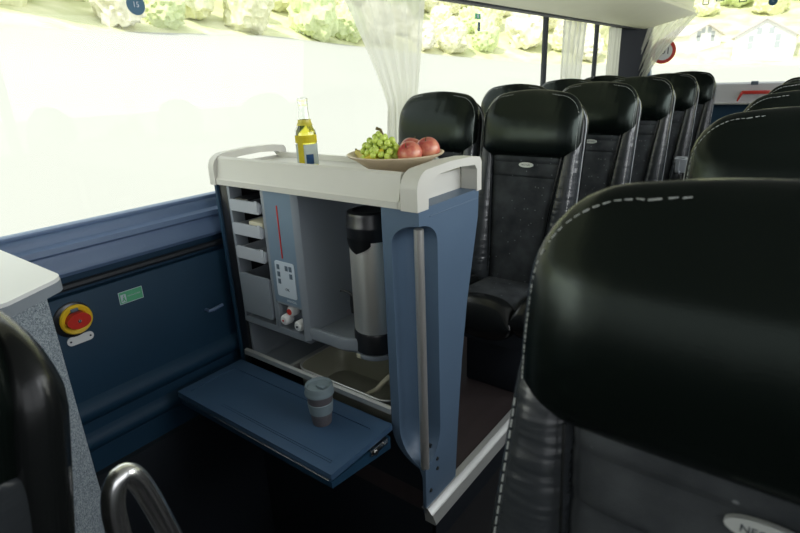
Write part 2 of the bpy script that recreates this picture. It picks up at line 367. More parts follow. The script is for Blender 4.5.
# luggage rack along the left side
bm = prism(B(), [(-1.76, 1.70), (-1.60, 1.672), (-1.555, 1.662), (-1.50, 1.668), (-1.14, 1.750), (-1.105, 1.772), (-1.105, 1.80), (-1.13, 1.815), (-1.11, 2.02), (-1.76, 2.02)], 'y', -2.2, 6.22)
bevelled(bm, 0.004, 1)
rk = tag(obj('luggage_rack', bm, M['rack']), 'cream overhead luggage rack running above the side windows', 'luggage rack')
bm = box(B(), -1.60, -1.572, -2.0, 6.15, 1.655, 1.668, 0.002)
obj('curtain_rail', bm, M['darkp'], rk)
bm = box(B(), -1.71, -1.62, -2.0, 6.15, 1.672, 1.684, 0.002); obj('slot', bm, M['darkp'], rk)

# ------------------------------------------------------------------ kitchenette
X0, X1, Y0 = -1.66, -0.78, 1.10
def yb(z):   # back edge of the end panel
    ks = [(-0.05, 1.27), (0.22, 1.293), (0.44, 1.318), (0.63, 1.349), (0.89, 1.413), (1.1, 1.42)]
    for (a, p), (b, q) in zip(ks, ks[1:]):
        if z <= b: return p + (q - p) * max(0, (z - a) / (b - a))
    return 1.42
K = thing('kitchenette', 'blue and beige galley cabinet standing against the window wall, with trays, boiler niche and sink', 'kitchen cabinet', (-1.22, 1.25, 0))
# beige top: lip, sloping fascia, sunken deck and side walls
bm = B()
prism(bm, [(1.094, 0.972), (1.094, 0.990), (1.100, 0.996), (1.112, 1.060), (1.120, 1.066), (1.130, 1.064), (1.136, 1.028), (1.39, 1.028), (1.396, 1.045), (1.41, 1.045), (1.41, 0.972)], 'x', X0 + 0.012, X1 - 0.062)
prism(bm, [(1.094, 0.972), (1.094, 0.990), (1.12, 1.0), (1.15, 1.036), (1.40, 1.034), (1.41, 0.972)], 'x', X1 - 0.064, X1 - 0.054)
prism(bm, [(1.094, 0.972), (1.094, 0.990), (1.12, 1.0), (1.15, 1.036), (1.40, 1.034), (1.41, 0.972)], 'x', X0 + 0.006, X0 + 0.014)
obj('worktop', bm, M['beige'], K)
def hoop(xa, xb, sgn):
    out, inn = [], []
    o = [(1.090, 0.970), (1.090, 1.025)] + [(1.145 - 0.055 * cos(t), 1.025 + 0.050 * sin(t)) for t in [radians(a) for a in (15, 30, 45, 60, 75, 90)]] + \
        [(1.25, 1.080), (1.36, 1.077), (1.40, 1.072)] + [(1.405 + 0.020 * sin(radians(a)), 1.050 + 0.022 * cos(radians(a))) for a in (20, 45, 70, 90)] + [(1.425, 0.970)]
    i = [(1.398, 0.970), (1.398, 1.035), (1.385, 1.050), (1.30, 1.057), (1.20, 1.054), (1.172, 1.045), (1.152, 1.028), (1.142, 1.0), (1.140, 0.970)]
    bm = prism(B(), o + i, 'x', xa, xb); bevelled(bm, 0.0035, 2, 35)
    return bm
obj('grab_rail', hoop(X1 - 0.050, X1 + 0.004, 1), M['beige'], K)
obj('grab_rail', hoop(X0 - 0.004, X0 + 0.026, -1), M['beige'], K)
# end panel with the notch at its corner
def notch(z):
    if z >= 0.93 or z <= 0.156: return 0.0
    if z > 0.87: return sqrt(max(0, 1 - ((z - 0.87) / 0.06) ** 2))
    if z < 0.27: return sqrt(max(0, 1 - ((0.27 - z) / 0.114) ** 2))
    return 1.0
zs = [-0.015, 0.05, 0.12, 0.15, 0.156] + [0.27 - 0.114 * cos(radians(a)) for a in range(8, 90, 9)] + [0.27, 0.36, 0.44, 0.5, 0.56, 0.63, 0.7, 0.78, 0.84, 0.87] + [0.87 + 0.06 * sin(radians(a)) for a in range(10, 90, 10)] + [0.93, 0.94, 0.975]
zs = sorted(set(round(z, 4) for z in zs)); NA = 16
rows = []; bm = B()
for z in zs:
    k = notch(z); xn, yn = 0.094 * k, 0.086 * k
    kl = 1.0 if z >= 0.27 else sqrt(max(0, 1 - ((0.27 - z) / 0.122) ** 2)) if z > 0.148 else 0.0
    xl_ = X1 - max(0.012, 0.125 * kl)
    pts = [(xl_, Y0)]
    for j in range(NA + 1):
        a = j / NA
        # squarish concave curve from (X1-xn, Y0) to (X1, Y0+yn)
        th = a * pi / 2; cx_ = -xn * (abs(cos(th)) ** 0.45); cy_ = yn * (abs(sin(th)) ** 0.45)
        if j == 0: cx_, cy_ = -xn, 0
        if j == NA: cx_, cy_ = 0, yn
        pts.append((X1 + cx_, Y0 + cy_))
    pts += [(X1, yb(z)), (xl_, yb(z))]
    rows.append([bm.verts.new((x, y, z)) for x, y in pts])
for A, C in zip(rows, rows[1:]):
    for i in range(len(A)):
        j = (i + 1) % len(A)
        try: bm.faces.new((A[i], A[j], C[j], C[i]))
        except Exception: pass
bm.faces.new(rows[-1]); bm.faces.new(rows[0][::-1])
bmesh.ops.remove_doubles(bm, verts=bm.verts, dist=0.00005)
ep = obj('end_panel', bm, M['blue'], K)
obj('ridge', box(B(), -0.782, -0.7785, 1.15, 1.412, 0.945, 0.949, 0.001), M['blue'], ep)
obj('grab_bar', tube(B(), [(X1 - 0.010, Y0 + 0.012, 0.152), (X1 - 0.010, Y0 + 0.012, 0.92)], 0.0135, 20), M['chrome'], K, label='chrome vertical bar in the corner recess')
for y_, z_ in ((1.165, 0.155), (1.165, 0.118), (1.125, 0.06)):
    b_ = B(); lathe(b_, (0, 0, 0), [(0.0001, 0.004), (0.005, 0.004), (0.007, 0)], 10)
    bmesh.ops.transform(b_, matrix=Matrix.Translation((X1, y_, z_)) @ Matrix.Rotation(radians(90), 4, 'Y'), verts=b_.verts); obj('bolt', b_, M['black'], ep)
# left side panel and dark reveal
bm = B(); box(bm, X0, -1.646, Y0, 1.40, 0.02, 0.972, 0.003); obj('side_panel', bm, M['navy'], K)
bm = B(); box(bm, -1.646, -1.602, Y0 + 0.008, 1.38, 0.02, 0.97, 0.003); obj('reveal', bm, M['black'], K)
bm = B(); box(bm, X0, -0.905, 1.385, 1.41, 0.0, 0.972); obj('back_panel', bm, M['grey'], K)
bm = B(); box(bm, -1.618, -0.800, 1.16, 1.27, 0.0, 0.20); obj('plinth', bm, M['darkp'], K)
# lit inside wall left of the sink
bm = B(); box(bm, -1.602, -1.592, 1.12, 1.385, 0.30, 0.46); obj('inner_wall', bm, M['grey'], K)
# moulded unit: frame of the tray column
bm = B()
box(bm, -1.602, -1.588, 1.108, 1.16, 0.47, 0.968, 0.003)
box(bm, -1.424, -1.408, 1.108, 1.38, 0.47, 0.968, 0.003)
box(bm, -1.602, -1.408, 1.36, 1.385, 0.47, 0.968)
prism(bm, [(1.108, 0.455), (1.125, 0.440), (1.38, 0.440), (1.38, 0.478), (1.108, 0.478)], 'x', -1.602, -1.27)
obj('tray_column', bm, M['grey'], K)
def tray_front(z0, z1, y=1.100):
    """an open drawer: front board with rounded corners, sides and floor"""
    bm = B(); a, b = -1.584, -1.428
    prism(bm, rrect(a, b, z0, z1, 0.008, 4), 'y', y, y + 0.008)
    box(bm, a, a + 0.006, y + 0.008, 1.34, z0, z1 - 0.008); box(bm, b - 0.006, b, y + 0.008, 1.34, z0, z1 - 0.008)
    box(bm, a, b, y + 0.008, 1.34, z0, z0 + 0.006); box(bm, a + 0.006, b - 0.006, 1.33, 1.34, z0, z1 - 0.01)
    return bm
for z0, z1 in ((0.885, 0.925), (0.800, 0.842), (0.712, 0.756)):
    d = obj('tray', tray_front(z0, z1), M['tray'], K)
    obj('latch', box(B(), -1.446, -1.432, 1.096, 1.101, z0 + 0.008, z1 + 0.006, 0.002), M['tray'], d)
d = obj('bin', tray_front(0.500, 0.655), M['grey'], K)
# control panel
bm = B(); prism(bm, rrect(-1.408, -1.272, 0.580, 0.968, 0.003, 2), 'y', 1.108, 1.125); cp = obj('control_panel', bm, M['panel'], K)
obj('level_window', box(B(), -1.348, -1.344, 1.105, 1.109, 0.745, 0.925, 0.001), M['red'], cp, label='narrow red vertical indicator slot')
kp = obj('keypad', prism(B(), rrect(-1.388, -1.293, 0.605, 0.733, 0.008, 5), 'y', 1.1055, 1.109), M['keypad'], cp)
for kx, kz in ((-1.372, 0.712), (-1.372, 0.686), (-1.372, 0.660), (-1.331, 0.712), (-1.312, 0.712), (-1.312, 0.686)):
    bm = B()
    box(bm, kx - 0.007, kx + 0.007, 1.1045, 1.1058, kz - 0.009, kz + 0.009, 0.001)
    obj('key', bm, M['slate'], kp)
text('key_mark', 'OK', 0.014, (-1.336, 1.1048, 0.634), FACE_FRONT, M['slate'], kp)
text('lettering', 'FRENZEL', 0.011, (-1.322, 1.107, 0.592), FACE_FRONT, M['keypad'], cp, sx=1.1)
# knob bay under the panel
bm = B(); box(bm, -1.408, -1.398, 1.108, 1.20, 0.478, 0.580, 0.002); box(bm, -1.398, -1.272, 1.155, 1.20, 0.478, 0.580); box(bm, -1.408, -1.272, 1.108, 1.155, 0.572, 0.580, 0.002)
kb = obj('valve_bay', bm, M['grey'], K)
for kx, kz, ky in ((-1.352, 0.545, 1.125), (-1.372, 0.513, 1.110), (-1.305, 0.505, 1.112)):
    bm = B(); lathe(bm, (0, 0, 0), [(0.001, 0.035), (0.014, 0.034), (0.019, 0.028), (0.020, 0.004), (0.018, 0.0)], 20)
    mt = Matrix.Translation((kx, ky + 0.025, kz)) @ Matrix.Rotation(radians(90), 4, 'X'); bmesh.ops.transform(bm, matrix=mt, verts=bm.verts)
    kn = obj('valve_knob', bm, M['white'], kb)
    bm = B(); r = 0.011 if kz > 0.54 else 0.004
    lathe(bm, (0, 0, 0), [(0.0005, 0.0375), (r, 0.037), (r, 0.033)], 14); bmesh.ops.transform(bm, matrix=mt, verts=bm.verts); obj('red_dot', bm, M['red'] if kx < -1.34 else M['dark_text'], kn)
# niche: deep moulded recess, rounded at the corners, with a rounded shelf
bm = B()
def niche(u, v):
    # plan: from left front edge round to the back and off to the right
    xl, yf, ybk, r = -1.262, 1.104, 1.375, 0.085
    z = 0.462 + v * (0.968 - 0.462)
    pts = [(xl - 0.012, yf), (xl, yf + 0.002), (xl + 0.010, yf + 0.012), (xl + 0.014, yf + 0.05), (xl + 0.018, ybk - r)] + [(xl + 0.018 + r - r * cos(radians(a)), ybk - r + r * sin(radians(a))) for a in (15, 30, 45, 60, 75, 90)] + [(-1.10, ybk), (-1.085, ybk - 0.012), (-1.075, ybk - 0.02), (-1.0, ybk - 0.02), (-0.905, ybk - 0.02)]
    x, y = pts[int(round(u * (len(pts) - 1)))]
    return (x, y, z)
grid(bm, niche, 16, 12)
obj('niche_lining', bm, M['grey'], K)
# shelf with raised rounded front rim
def shelf_y(x):   # front edge of the shelf
    t = (x + 1.275) / 0.285
    return 1.112 - 0.0 * t + 0.115 * max(0, t - 0.55) ** 1.5 * 2.2
bm = B(); nx = 28; top = []
prof = [(-0.0, 0.500), (0.004, 0.508), (0.012, 0.510), (0.022, 0.505), (0.032, 0.492), (0.30, 0.488)]
rowsS = []
for i in range(nx + 1):
    x = -1.275 + 0.34 * i / nx; y0 = shelf_y(x)
    rowsS.append([bm.verts.new((x, y0 + 0.02, 0.455)), bm.verts.new((x, y0 + 0.002, 0.470))] + [bm.verts.new((x, min(1.372, y0 + dy), z)) for dy, z in prof])
for A, C in zip(rowsS, rowsS[1:]):
    for a, b, c, d_ in zip(A, A[1:], C[1:], C): bm.faces.new((a, b, c, d_))
obj('drip_shelf', bm, M['grey'], K)
# boiler: cap, lip, steel body, black foot
BX, BY = -1.035, 1.205
BR = thing('water_boiler', 'steel hot drink dispenser with black lid and black foot inside the cabinet niche', 'drink dispenser', (BX, BY, 0.445))
bm = B(); lathe(bm, (BX, BY, 0), [(0.069, 0.535), (0.070, 0.545), (0.070, 0.835), (0.069, 0.845)], 48); obj('body', bm, M['steel_v'], BR)
bm = B(); lathe(bm, (BX, BY, 0), [(0.064, 0.463), (0.0735, 0.468), (0.0735, 0.530), (0.070, 0.537)], 48); obj('foot', bm, M['black'], BR)
bm = B(); lathe(bm, (BX, BY, 0), [(0.060, 0.445), (0.072, 0.447), (0.075, 0.455), (0.0745, 0.464)], 48)
ft = obj('base_ring', bm, M['grey'], BR)
obj('sticker', box(B(), BX - 0.030, BX - 0.012, BY - 0.0745, BY - 0.071, 0.448, 0.462, 0.001), M['hose'], ft)
bm = B(); lathe(bm, (BX, BY, 0), [(0.0705, 0.840), (0.0735, 0.846), (0.0735, 0.872), (0.0755, 0.876), (0.0755, 0.885), (0.0735, 0.889), (0.073, 0.915), (0.070, 0.924), (0.055, 0.928), (0.052, 0.921), (0.030, 0.919), (0.001, 0.919)], 48)
lid = obj('lid', bm, M['black'], BR)
bm = B()   # pointed pouring lip hanging from the lid
def lipf(u, v):
    a = radians(-128 + 76 * u); k = 1 - abs(2 * u - 1); z = 0.850 - (0.018 + 0.028 * k ** 0.7) * v
    r = 0.0745 + 0.003 * (1 - v)
    return (BX + r * cos(a), BY + r * sin(a), z)
grid(bm, lipf, 17, 6)
bmesh.ops.solidify(bm, geom=bm.faces, thickness=0.004)
obj('pouring_lip', bm, M['black'], lid)
# faucet beside the boiler, on the niche wall
fx, fy, fz = -1.128, 1.20, 0.615
bm = B()
tube(bm, [(fx, fy, fz - 0.050), (fx, fy, fz - 0.02), (fx, fy, fz + 0.012)], [0.008, 0.010, 0.008], 14)
tube(bm, [(fx, fy, fz - 0.015), (-1.10, fy, fz - 0.020)], 0.006, 10)
tp = obj('tap', bm, M['black'], BR)
obj('tap_lever', tube(B(), [(fx, fy, fz + 0.012), (fx - 0.014, fy, fz + 0.020), (fx - 0.040, fy - 0.004, fz + 0.022), (fx - 0.048, fy - 0.004, fz + 0.020)], [0.005, 0.004, 0.003, 0.004], 10), M['black'], tp)
# sink: flange, tray and basin
def basin(x0, x1, y0, y1, zt, zb, r, t=0.0):
    bm = B(); o = rrect(x0, x1, y0, y1, r, 6); prev = None
    for s, z in ((1.0, zt), (0.985, zt - 0.004), (0.95, zb + 0.02), (0.90, zb + 0.004), (0.82, zb)):
        cx, cy = (x0 + x1) / 2, (y0 + y1) / 2
        ring = [bm.verts.new((cx + (x - cx) * (s if abs(x1 - x0) < 0.3 else 1 - (1 - s) * 0.5), cy + (y - cy) * s, z)) for x, y in o]
        if prev:
            for i in range(len(ring)): bm.faces.new((prev[i], prev[(i + 1) % len(ring)], ring[(i + 1) % len(ring)], ring[i]))
        prev = ring
    bm.faces.new(prev); return bm
bm = B(); prism(bm, [(1.094, 0.312), (1.094, 0.330), (1.104, 0.334), (1.112, 0.330), (1.112, 0.312)], 'x', -1.618, -0.905)
box(bm, -1.385, -1.370, 1.112, 1.38, 0.300, 0.326); box(bm, -1.602, -0.905, 1.365, 1.385, 0.30, 0.326)
obj('sink_flange', bm, M['alu'], K)
obj('sink_tray', basin(-1.598, -1.386, 1.112, 1.366, 0.322, 0.285, 0.02), M['grey'], K)
obj('sink_basin', basin(-1.366, -0.915, 1.114, 1.366, 0.326, 0.205, 0.06), M['basin'], K)
obj('basin_rim', tube(B(), [(x, y, 0.328) for x, y in rrect(-1.362, -0.918, 1.118, 1.362, 0.058, 6)], 0.004, 8, closed=True), M['alu'], K)
obj('drain_hose', tube(B(), [(-0.930, 1.24, 0.43), (-0.955, 1.21, 0.40), (-0.990, 1.19, 0.362), (-1.03, 1.18, 0.312), (-1.07, 1.175, 0.280), (-1.12, 1.17, 0.255), (-1.17, 1.17, 0.235)], 0.009, 12), M['hose'], K, label='pale beige hose curving into the basin')
# fold-down flap
FX0, FX1, FY0, FY1, FZ = -1.636, -0.890, 0.812, 1.085, 0.288
fl = None
bm = B(); box(bm, FX0, FX1, FY0, FY1, FZ - 0.022, FZ - 0.004, 0.003)
o1 = rrect(FX0, FX1, FY0, FY1, 0.006, 3); i1 = rrect(FX0 + 0.035, FX1 - 0.035, FY0 + 0.022, FY1 - 0.055, 0.012, 3)
A = [bm.verts.new((x, y, FZ)) for x, y in o1]; C = [bm.verts.new((x, y, FZ)) for x, y in i1]; A2 = [bm.verts.new((x, y, FZ - 0.006)) for x, y in o1]; C2 = [bm.verts.new((x, y, FZ - 0.0038)) for x, y in i1]
for i in range(len(A)):
    j = (i + 1) % len(A)
    bm.faces.new((A[i], A[j], C[j], C[i])); bm.faces.new((A2[i], A2[j], A[j], A[i])); bm.faces.new((C[i], C[j], C2[j], C2[i]))
bm.faces.new(C2)
fl = obj('flap', bm, M['flap'], K)
bm = prism(B(), [(FY0 + 0.004, FZ - 0.050), (FY0 + 0.002, FZ - 0.028), (FY1 - 0.01, FZ - 0.040), (FY1 - 0.01, FZ - 0.085)], 'x', FX0 + 0.01, FX1 - 0.004); bevelled(bm, 0.003, 2)
obj('flap_underside', bm, M['navy'], fl)
obj('edge_strip', tube(B(), [(FX0 + 0.01, FY0 - 0.001, FZ - 0.023), (FX1 - 0.01, FY0 - 0.001, FZ - 0.023)], 0.002, 8), M['steel'], fl)
for z_ in (0.008, 0.016): obj('inner_rib', box(B(), FX0 + 0.20, FX1 - 0.04, FY0 + 0.030 + z_, FY0 + 0.032 + z_, FZ - 0.004, FZ - 0.002), M['flap'], fl)
bm = B(); box(bm, FX1 - 0.012, FX1 + 0.004, FY1 - 0.11, FY1 - 0.03, FZ - 0.050, FZ - 0.030, 0.002); tube(bm, [(FX1 - 0.01, FY1 - 0.09, FZ - 0.045), (FX1 + 0.008, FY1 - 0.09, FZ - 0.045)], 0.008, 12); tube(bm, [(FX1 - 0.01, FY1 - 0.05, FZ - 0.035), (FX1 + 0.008, FY1 - 0.05, FZ - 0.035)], 0.006, 12)
obj('hinge', bm, M['steel'], fl)

# ------------------------------------------------------------------ things on the kitchenette
# packets lying in the trays
bm = box(B(), -1.575, -1.500, 1.115, 1.25, 0.893, 0.928, 0.006); tag(obj('sachet_pack', bm, M['black']), 'black packet lying in the top open tray', 'packet')
bm = box(B(), -1.495, -1.440, 1.112, 1.25, 0.893, 0.925, 0.006); tag(obj('sachet_pack', bm, M['darkp']), 'dark packet at the right end of the top tray', 'packet')
bm = box(B(), -1.515, -1.440, 1.115, 1.28, 0.808, 0.852, 0.006); tag(obj('paper_filter_box', bm, M['hose']), 'tan packet in the second tray of the cabinet', 'packet')
# bottle
bx, by, bz = -1.262, 1.185, 1.0300
BT = thing('beer_bottle', 'clear glass bottle of yellow drink with pale label on the beige cabinet top', 'bottle', (bx, by, bz))
def pr(l, k=1.0): return [(r * k, z) for r, z in l]
outer = [(0.004, 0.003), (0.026, 0.0), (0.0300, 0.006), (0.0300, 0.125), (0.0285, 0.140), (0.020, 0.160), (0.0155, 0.178), (0.0135, 0.215), (0.0135, 0.232), (0.0150, 0.234), (0.0150, 0.244), (0.0130, 0.246)]
inner = [(0.0110, 0.246), (0.0115, 0.215), (0.0135, 0.178), (0.018, 0.160), (0.0262, 0.140), (0.0278, 0.125), (0.0278, 0.010), (0.024, 0.006), (0.003, 0.006)]
bm = B(); lathe(bm, (bx, by, bz), outer + inner, 32, caps=False); obj('glass', bm, M['bottle'], BT)
bm = B(); lathe(bm, (bx, by, bz), [(0.002, 0.007), (0.0275, 0.011), (0.0276, 0.125), (0.0260, 0.139), (0.0178, 0.160), (0.0140, 0.172), (0.002, 0.172)], 32); obj('drink', bm, M['beer'], BT)
def arc(a0, a1, z0, z1, r, m, name, par):
    bm = B(); grid(bm, lambda u, v: (bx + r * cos(radians(a0 + (a1 - a0) * u)), by + r * sin(radians(a0 + (a1 - a0) * u)), bz + z0 + (z1 - z0) * v), 20, 3)
    bmesh.ops.solidify(bm, geom=bm.faces, thickness=0.0003); return obj(name, bm, m, par)
lb = arc(-150, 80, 0.025, 0.095, 0.0304, M['label_p'], 'label', BT); arc(-95, -60, 0.025, 0.100, 0.0309, M['label_y'], 'label_stripe', lb)
arc(-50, -10, 0.028, 0.062, 0.0309, M['label_b'], 'label_figure', lb); arc(-150, 40, 0.100, 0.125, 0.0304, M['label_y'], 'neck_label', BT)
bm = B(); lathe(bm, (bx, by, bz), [(0.0225, 0.157), (0.0205, 0.162), (0.0185, 0.168), (0.0180, 0.176)], 24, caps=False); obj('foil_collar', bm, M['foil'], BT)
BT.scale = (1.10, 1.10, 0.90)
# fruit plate
px, py, pz = -0.985, 1.278, 1.0295
PL = tag(obj('plate', (lambda bm: lathe(bm, (px, py, pz), [(0.003, 0.004), (0.055, 0.0), (0.060, 0.002), (0.085, 0.018), (0.122, 0.045), (0.142, 0.055), (0.145, 0.059), (0.140, 0.061), (0.118, 0.051), (0.082, 0.026), (0.055, 0.010), (0.003, 0.010)], 56))(B()), M['plate']), 'shallow pale wooden plate of fruit on the beige cabinet top', 'plate')
def apple(c, r, label, tilt=0.0):
    c = (c[0] - 0.01, c[1] + 0.008, c[2] + 0.014)
    t = thing('apple', label, 'apple', c, 'apples on the plate')
    bm = B(); prof = []
    for k in range(0, 19):
        a = pi * k / 18; rr = r * (sin(a) ** 0.85) * (1 + 0.08 * cos(a)); z = r * (0.92 * -cos(a)) + (0.22 * r * math.exp(-(rr / (0.32 * r)) ** 2) * (1 if k < 9 else -1))
        prof.append((max(rr, 0.0006), z + r * 0.9))
    lathe(bm, (0, 0, 0), prof, 28)
    bmesh.ops.transform(bm, matrix=Matrix.Translation(Vector(c) + Vector((0, 0, r * 0.9))) @ Matrix.Rotation(tilt, 4, 'X') @ Matrix.Translation((0, 0, -r * 0.9)), verts=bm.verts); obj('skin', bm, M['apple'], t)
    bm = tube(B(), [(0, 0, r * 1.45), (0.001, 0, r * 1.7), (0.005, 0, r * 1.95)], 0.0015, 6)
    bmesh.ops.transform(bm, matrix=Matrix.Translation(Vector(c) + Vector((0, 0, r * 0.9))) @ Matrix.Rotation(tilt, 4, 'X') @ Matrix.Translation((0, 0, -r * 0.9)), verts=bm.verts); obj('stem', bm, M['stem'], t)
apple((-0.910, 1.252, 1.046), 0.036, 'blushed red apple at the front edge of the plate', 0.7)
apple((-0.892, 1.318, 1.052), 0.036, 'red streaked apple nearest the aisle end of the plate', 0.4)
apple((-0.955, 1.325, 1.050), 0.035, 'red apple half hidden behind the green grapes', -0.4)
# bananas
for i, (ox, oy, lbl) in enumerate(((-1.078, 1.225, 'short yellow banana lying outermost on the plate'), (-1.062, 1.242, 'yellow banana between the other banana and the grapes'))):
    t = thing('banana', lbl, 'banana', (ox, oy, 1.075), 'bananas on the plate')
    pts = []; rr = []
    for k in range(13):
        a = radians(-60 + 10 * k); pts.append((ox + 0.085 * sin(a) * 0.75 + 0.02, oy + 0.085 * sin(a) * -0.35, 1.070 + 0.085 * (1 - cos(a)) * 0.5 + (0.012 if i else 0.0))); rr.append(0.0145 * (1 - abs((k - 6) / 6.6) ** 3) + 0.003)
    obj('skin', tube(B(), pts, rr, 7), M['banana'], t)
    p0 = Vector(pts[0]); d0 = (p0 - Vector(pts[1])).normalized(); obj('tip', tube(B(), [p0 - d0 * 0.001, p0 + d0 * 0.008], [0.004, 0.003], 6), M['stem'], t)
# grapes: one bunch, each berry a part
GB = thing('grape_bunch', 'bunch of pale green grapes heaped on the plate between bananas and apples', 'grapes', (-0.995, 1.235, 1.04))
gm = None; n_ = 0
cands = []
for k in range(2200):
    u = Vector((random.uniform(-1, 1), random.uniform(-1, 1), random.uniform(0, 1)))
    if u.length > 1 or u.length < 0.35: continue
    p = Vector((-1.012 + u.x * 0.066, 1.250 + u.y * 0.056, 1.066 + u.z * 0.080))
    if all((p - q).length > 0.0155 for q in cands): cands.append(p)
    if len(cands) >= 84: break
for p in cands:
    if gm is None:
        b_ = B(); bmesh.ops.create_icosphere(b_, subdivisions=2, radius=0.0098); bmesh.ops.scale(b_, vec=(1, 1, 1.14), verts=b_.verts)
        o = obj('grape', b_, M['grape'], GB, rel=False); gm = o.data
    else:
        o = bpy.data.objects.new('grape', gm); COL.objects.link(o); o.parent = GB
    o.location = p - GB.location; o.rotation_euler = (random.uniform(-1, 1), random.uniform(-1, 1), 0)
obj('stalk', tube(B(), [(-1.0, 1.243, 1.075), (-1.0, 1.243, 1.140), (-1.006, 1.240, 1.158), (-1.020, 1.238, 1.162)], [0.003, 0.0035, 0.004, 0.005], 7), M['stem'], GB)
# cup on the flap
cx, cy, cz = -1.085, 0.975, FZ - 0.0035
CU = thing('travel_cup', 'grey reusable coffee cup with lid and sleeve standing on the lowered flap', 'cup', (cx, cy, cz))
bm = B(); lathe(bm, (cx, cy, cz), [(0.002, 0.0), (0.0285, 0.0), (0.030, 0.003), (0.0415, 0.112), (0.040, 0.112), (0.002, 0.105)], 40); obj('cup_body', bm, M['cupb'], CU)
bm = B(); lathe(bm, (cx, cy, cz), [(0.0350, 0.042), (0.0366, 0.043), (0.0400, 0.078), (0.0385, 0.080)], 40, caps=False); obj('sleeve', bm, M['cupg'], CU)
bm = B(); lathe(bm, (cx, cy, cz), [(0.0415, 0.106), (0.0455, 0.108), (0.0458, 0.114), (0.0440, 0.118), (0.0430, 0.124), (0.0432, 0.134), (0.0410, 0.138), (0.0375, 0.136), (0.0350, 0.130), (0.002, 0.129)], 40)
ld = obj('lid', bm, M['cupg'], CU)
obj('sip_tab', box(B(), cx - 0.006, cx + 0.026, cy - 0.009, cy + 0.009, cz + 0.128, cz + 0.137, 0.003, 2), M['cupg'], ld)

# ------------------------------------------------------------------ fittings on the left wall
KN = thing('emergency_valve', 'round red knob in a yellow ring on the navy wall panel', 'emergency knob', (-1.712, 0.585, 0.640))
yk, zk = 0.583, 0.641
def disc(name, prof, m, par, y=yk, z=zk, n=36, sy=1.0):
    bm = B(); lathe(bm, (0, 0, 0), prof, n); bmesh.ops.transform(bm, matrix=Matrix.Translation((-1.714, y, z)) @ Matrix.Rotation(radians(90), 4, 'Y') @ Matrix.Diagonal((1, sy, 1, 1)), verts=bm.verts)
    return obj(name, bm, m, par)
disc('backing', [(0.001, 0.0), (0.056, 0.0), (0.056, 0.004), (0.050, 0.008), (0.001, 0.008)], M['black'], KN, y=yk - 0.006)
yr = disc('yellow_ring', [(0.030, 0.006), (0.047, 0.008), (0.047, 0.014), (0.043, 0.018), (0.033, 0.016), (0.028, 0.010)], M['yellow'], KN)
disc('recess', [(0.001, 0.008), (0.034, 0.008), (0.034, 0.011), (0.001, 0.011)], M['black'], KN)
bm = B(); prism(bm, [(yk + 0.034 * cos(radians(a)) * (1 if abs(sin(radians(a))) < 0.8 else 1), zk + 0.024 * sin(radians(a))) for a in range(0, 360, 15)], 'x', -1.704, -1.680); bevelled(bm, 0.004, 2)
kn = obj('red_knob', bm, M['red'], KN); disc('screw', [(0.001, 0.036), (0.005, 0.036), (0.005, 0.030)], M['steel'], kn, n=12)
obj('window_plate', box(B(), -1.704, -1.694, yk - 0.012, yk + 0.010, zk + 0.028, zk + 0.038, 0.002), M['slate'], yr)
bm = B(); prism(bm, rrect(yk - 0.038, yk + 0.040, zk - 0.082, zk - 0.054, 0.0135, 6), 'x', -1.714, -1.710)
wp = tag(obj('valve_plate', bm, M['white']), 'small blank white rounded plate fixed right under the red knob', 'plate')
for dy in (-0.028, 0.030):
    bm = B(); lathe(bm, (0, 0, 0), [(0.0005, 0.002), (0.003, 0.002), (0.003, 0)], 8); bmesh.ops.transform(bm, matrix=Matrix.Translation((-1.710, yk + dy, zk - 0.068)) @ Matrix.Rotation(radians(90), 4, 'Y'), verts=bm.verts); obj('rivet', bm, M['dark_text'], wp)
# exit sticker on the wall
ES = tag(obj('exit_sticker', box(B(), -1.714, -1.712, 0.722, 0.802, 0.634, 0.676), M['green'], smooth=False), 'green exit sticker with white figure on the navy wall panel', 'sticker')
bm = B(); a0, a1, b0, b1 = 0.722, 0.802, 0.634, 0.676
for q in ((a0, a1, b0, b0 + 0.0018), (a0, a1, b1 - 0.0018, b1), (a0, a0 + 0.0018, b0, b1), (a1 - 0.0018, a1, b0, b1)): box(bm, -1.7121, -1.7115, *q)
obj('border', bm, M['keypad'], ES, smooth=False)
bm = B(); box(bm, -1.7121, -1.7114, 0.728, 0.745, 0.639, 0.666)
pc = obj('pictogram', bm, M['keypad'], ES, smooth=False)
bm = B(); lathe(bm, (0, 0, 0), [(0.0002, 0.001), (0.0025, 0.001), (0.0025, 0)], 10); bmesh.ops.transform(bm, matrix=Matrix.Translation((-1.7116, 0.738, 0.661)) @ Matrix.Rotation(radians(90), 4, 'Y'), verts=bm.verts)
prism(bm, [(0.734, 0.657), (0.741, 0.656), (0.740, 0.650), (0.744, 0.641), (0.741, 0.640), (0.737, 0.648), (0.732, 0.642), (0.730, 0.644), (0.735, 0.651)], 'x', -1.7116, -1.7108)
obj('running_figure', bm, M['green'], pc, smooth=False)
text('lettering', 'NOTAUSSTIEG', 0.0065, (-1.7115, 0.772, 0.656), FACE_IN, M['keypad'], ES)
# small door hook further along the wall
bm = tube(B(), [(-1.715, 1.02, 0.505), (-1.69, 1.02, 0.505), (-1.685, 1.035, 0.507), (-1.685, 1.075, 0.512)], [0.006, 0.006, 0.007, 0.006], 10)
tag(obj('latch_lever', bm, M['ledge']), 'short blue grey lever on the wall next to the cabinet', 'lever')

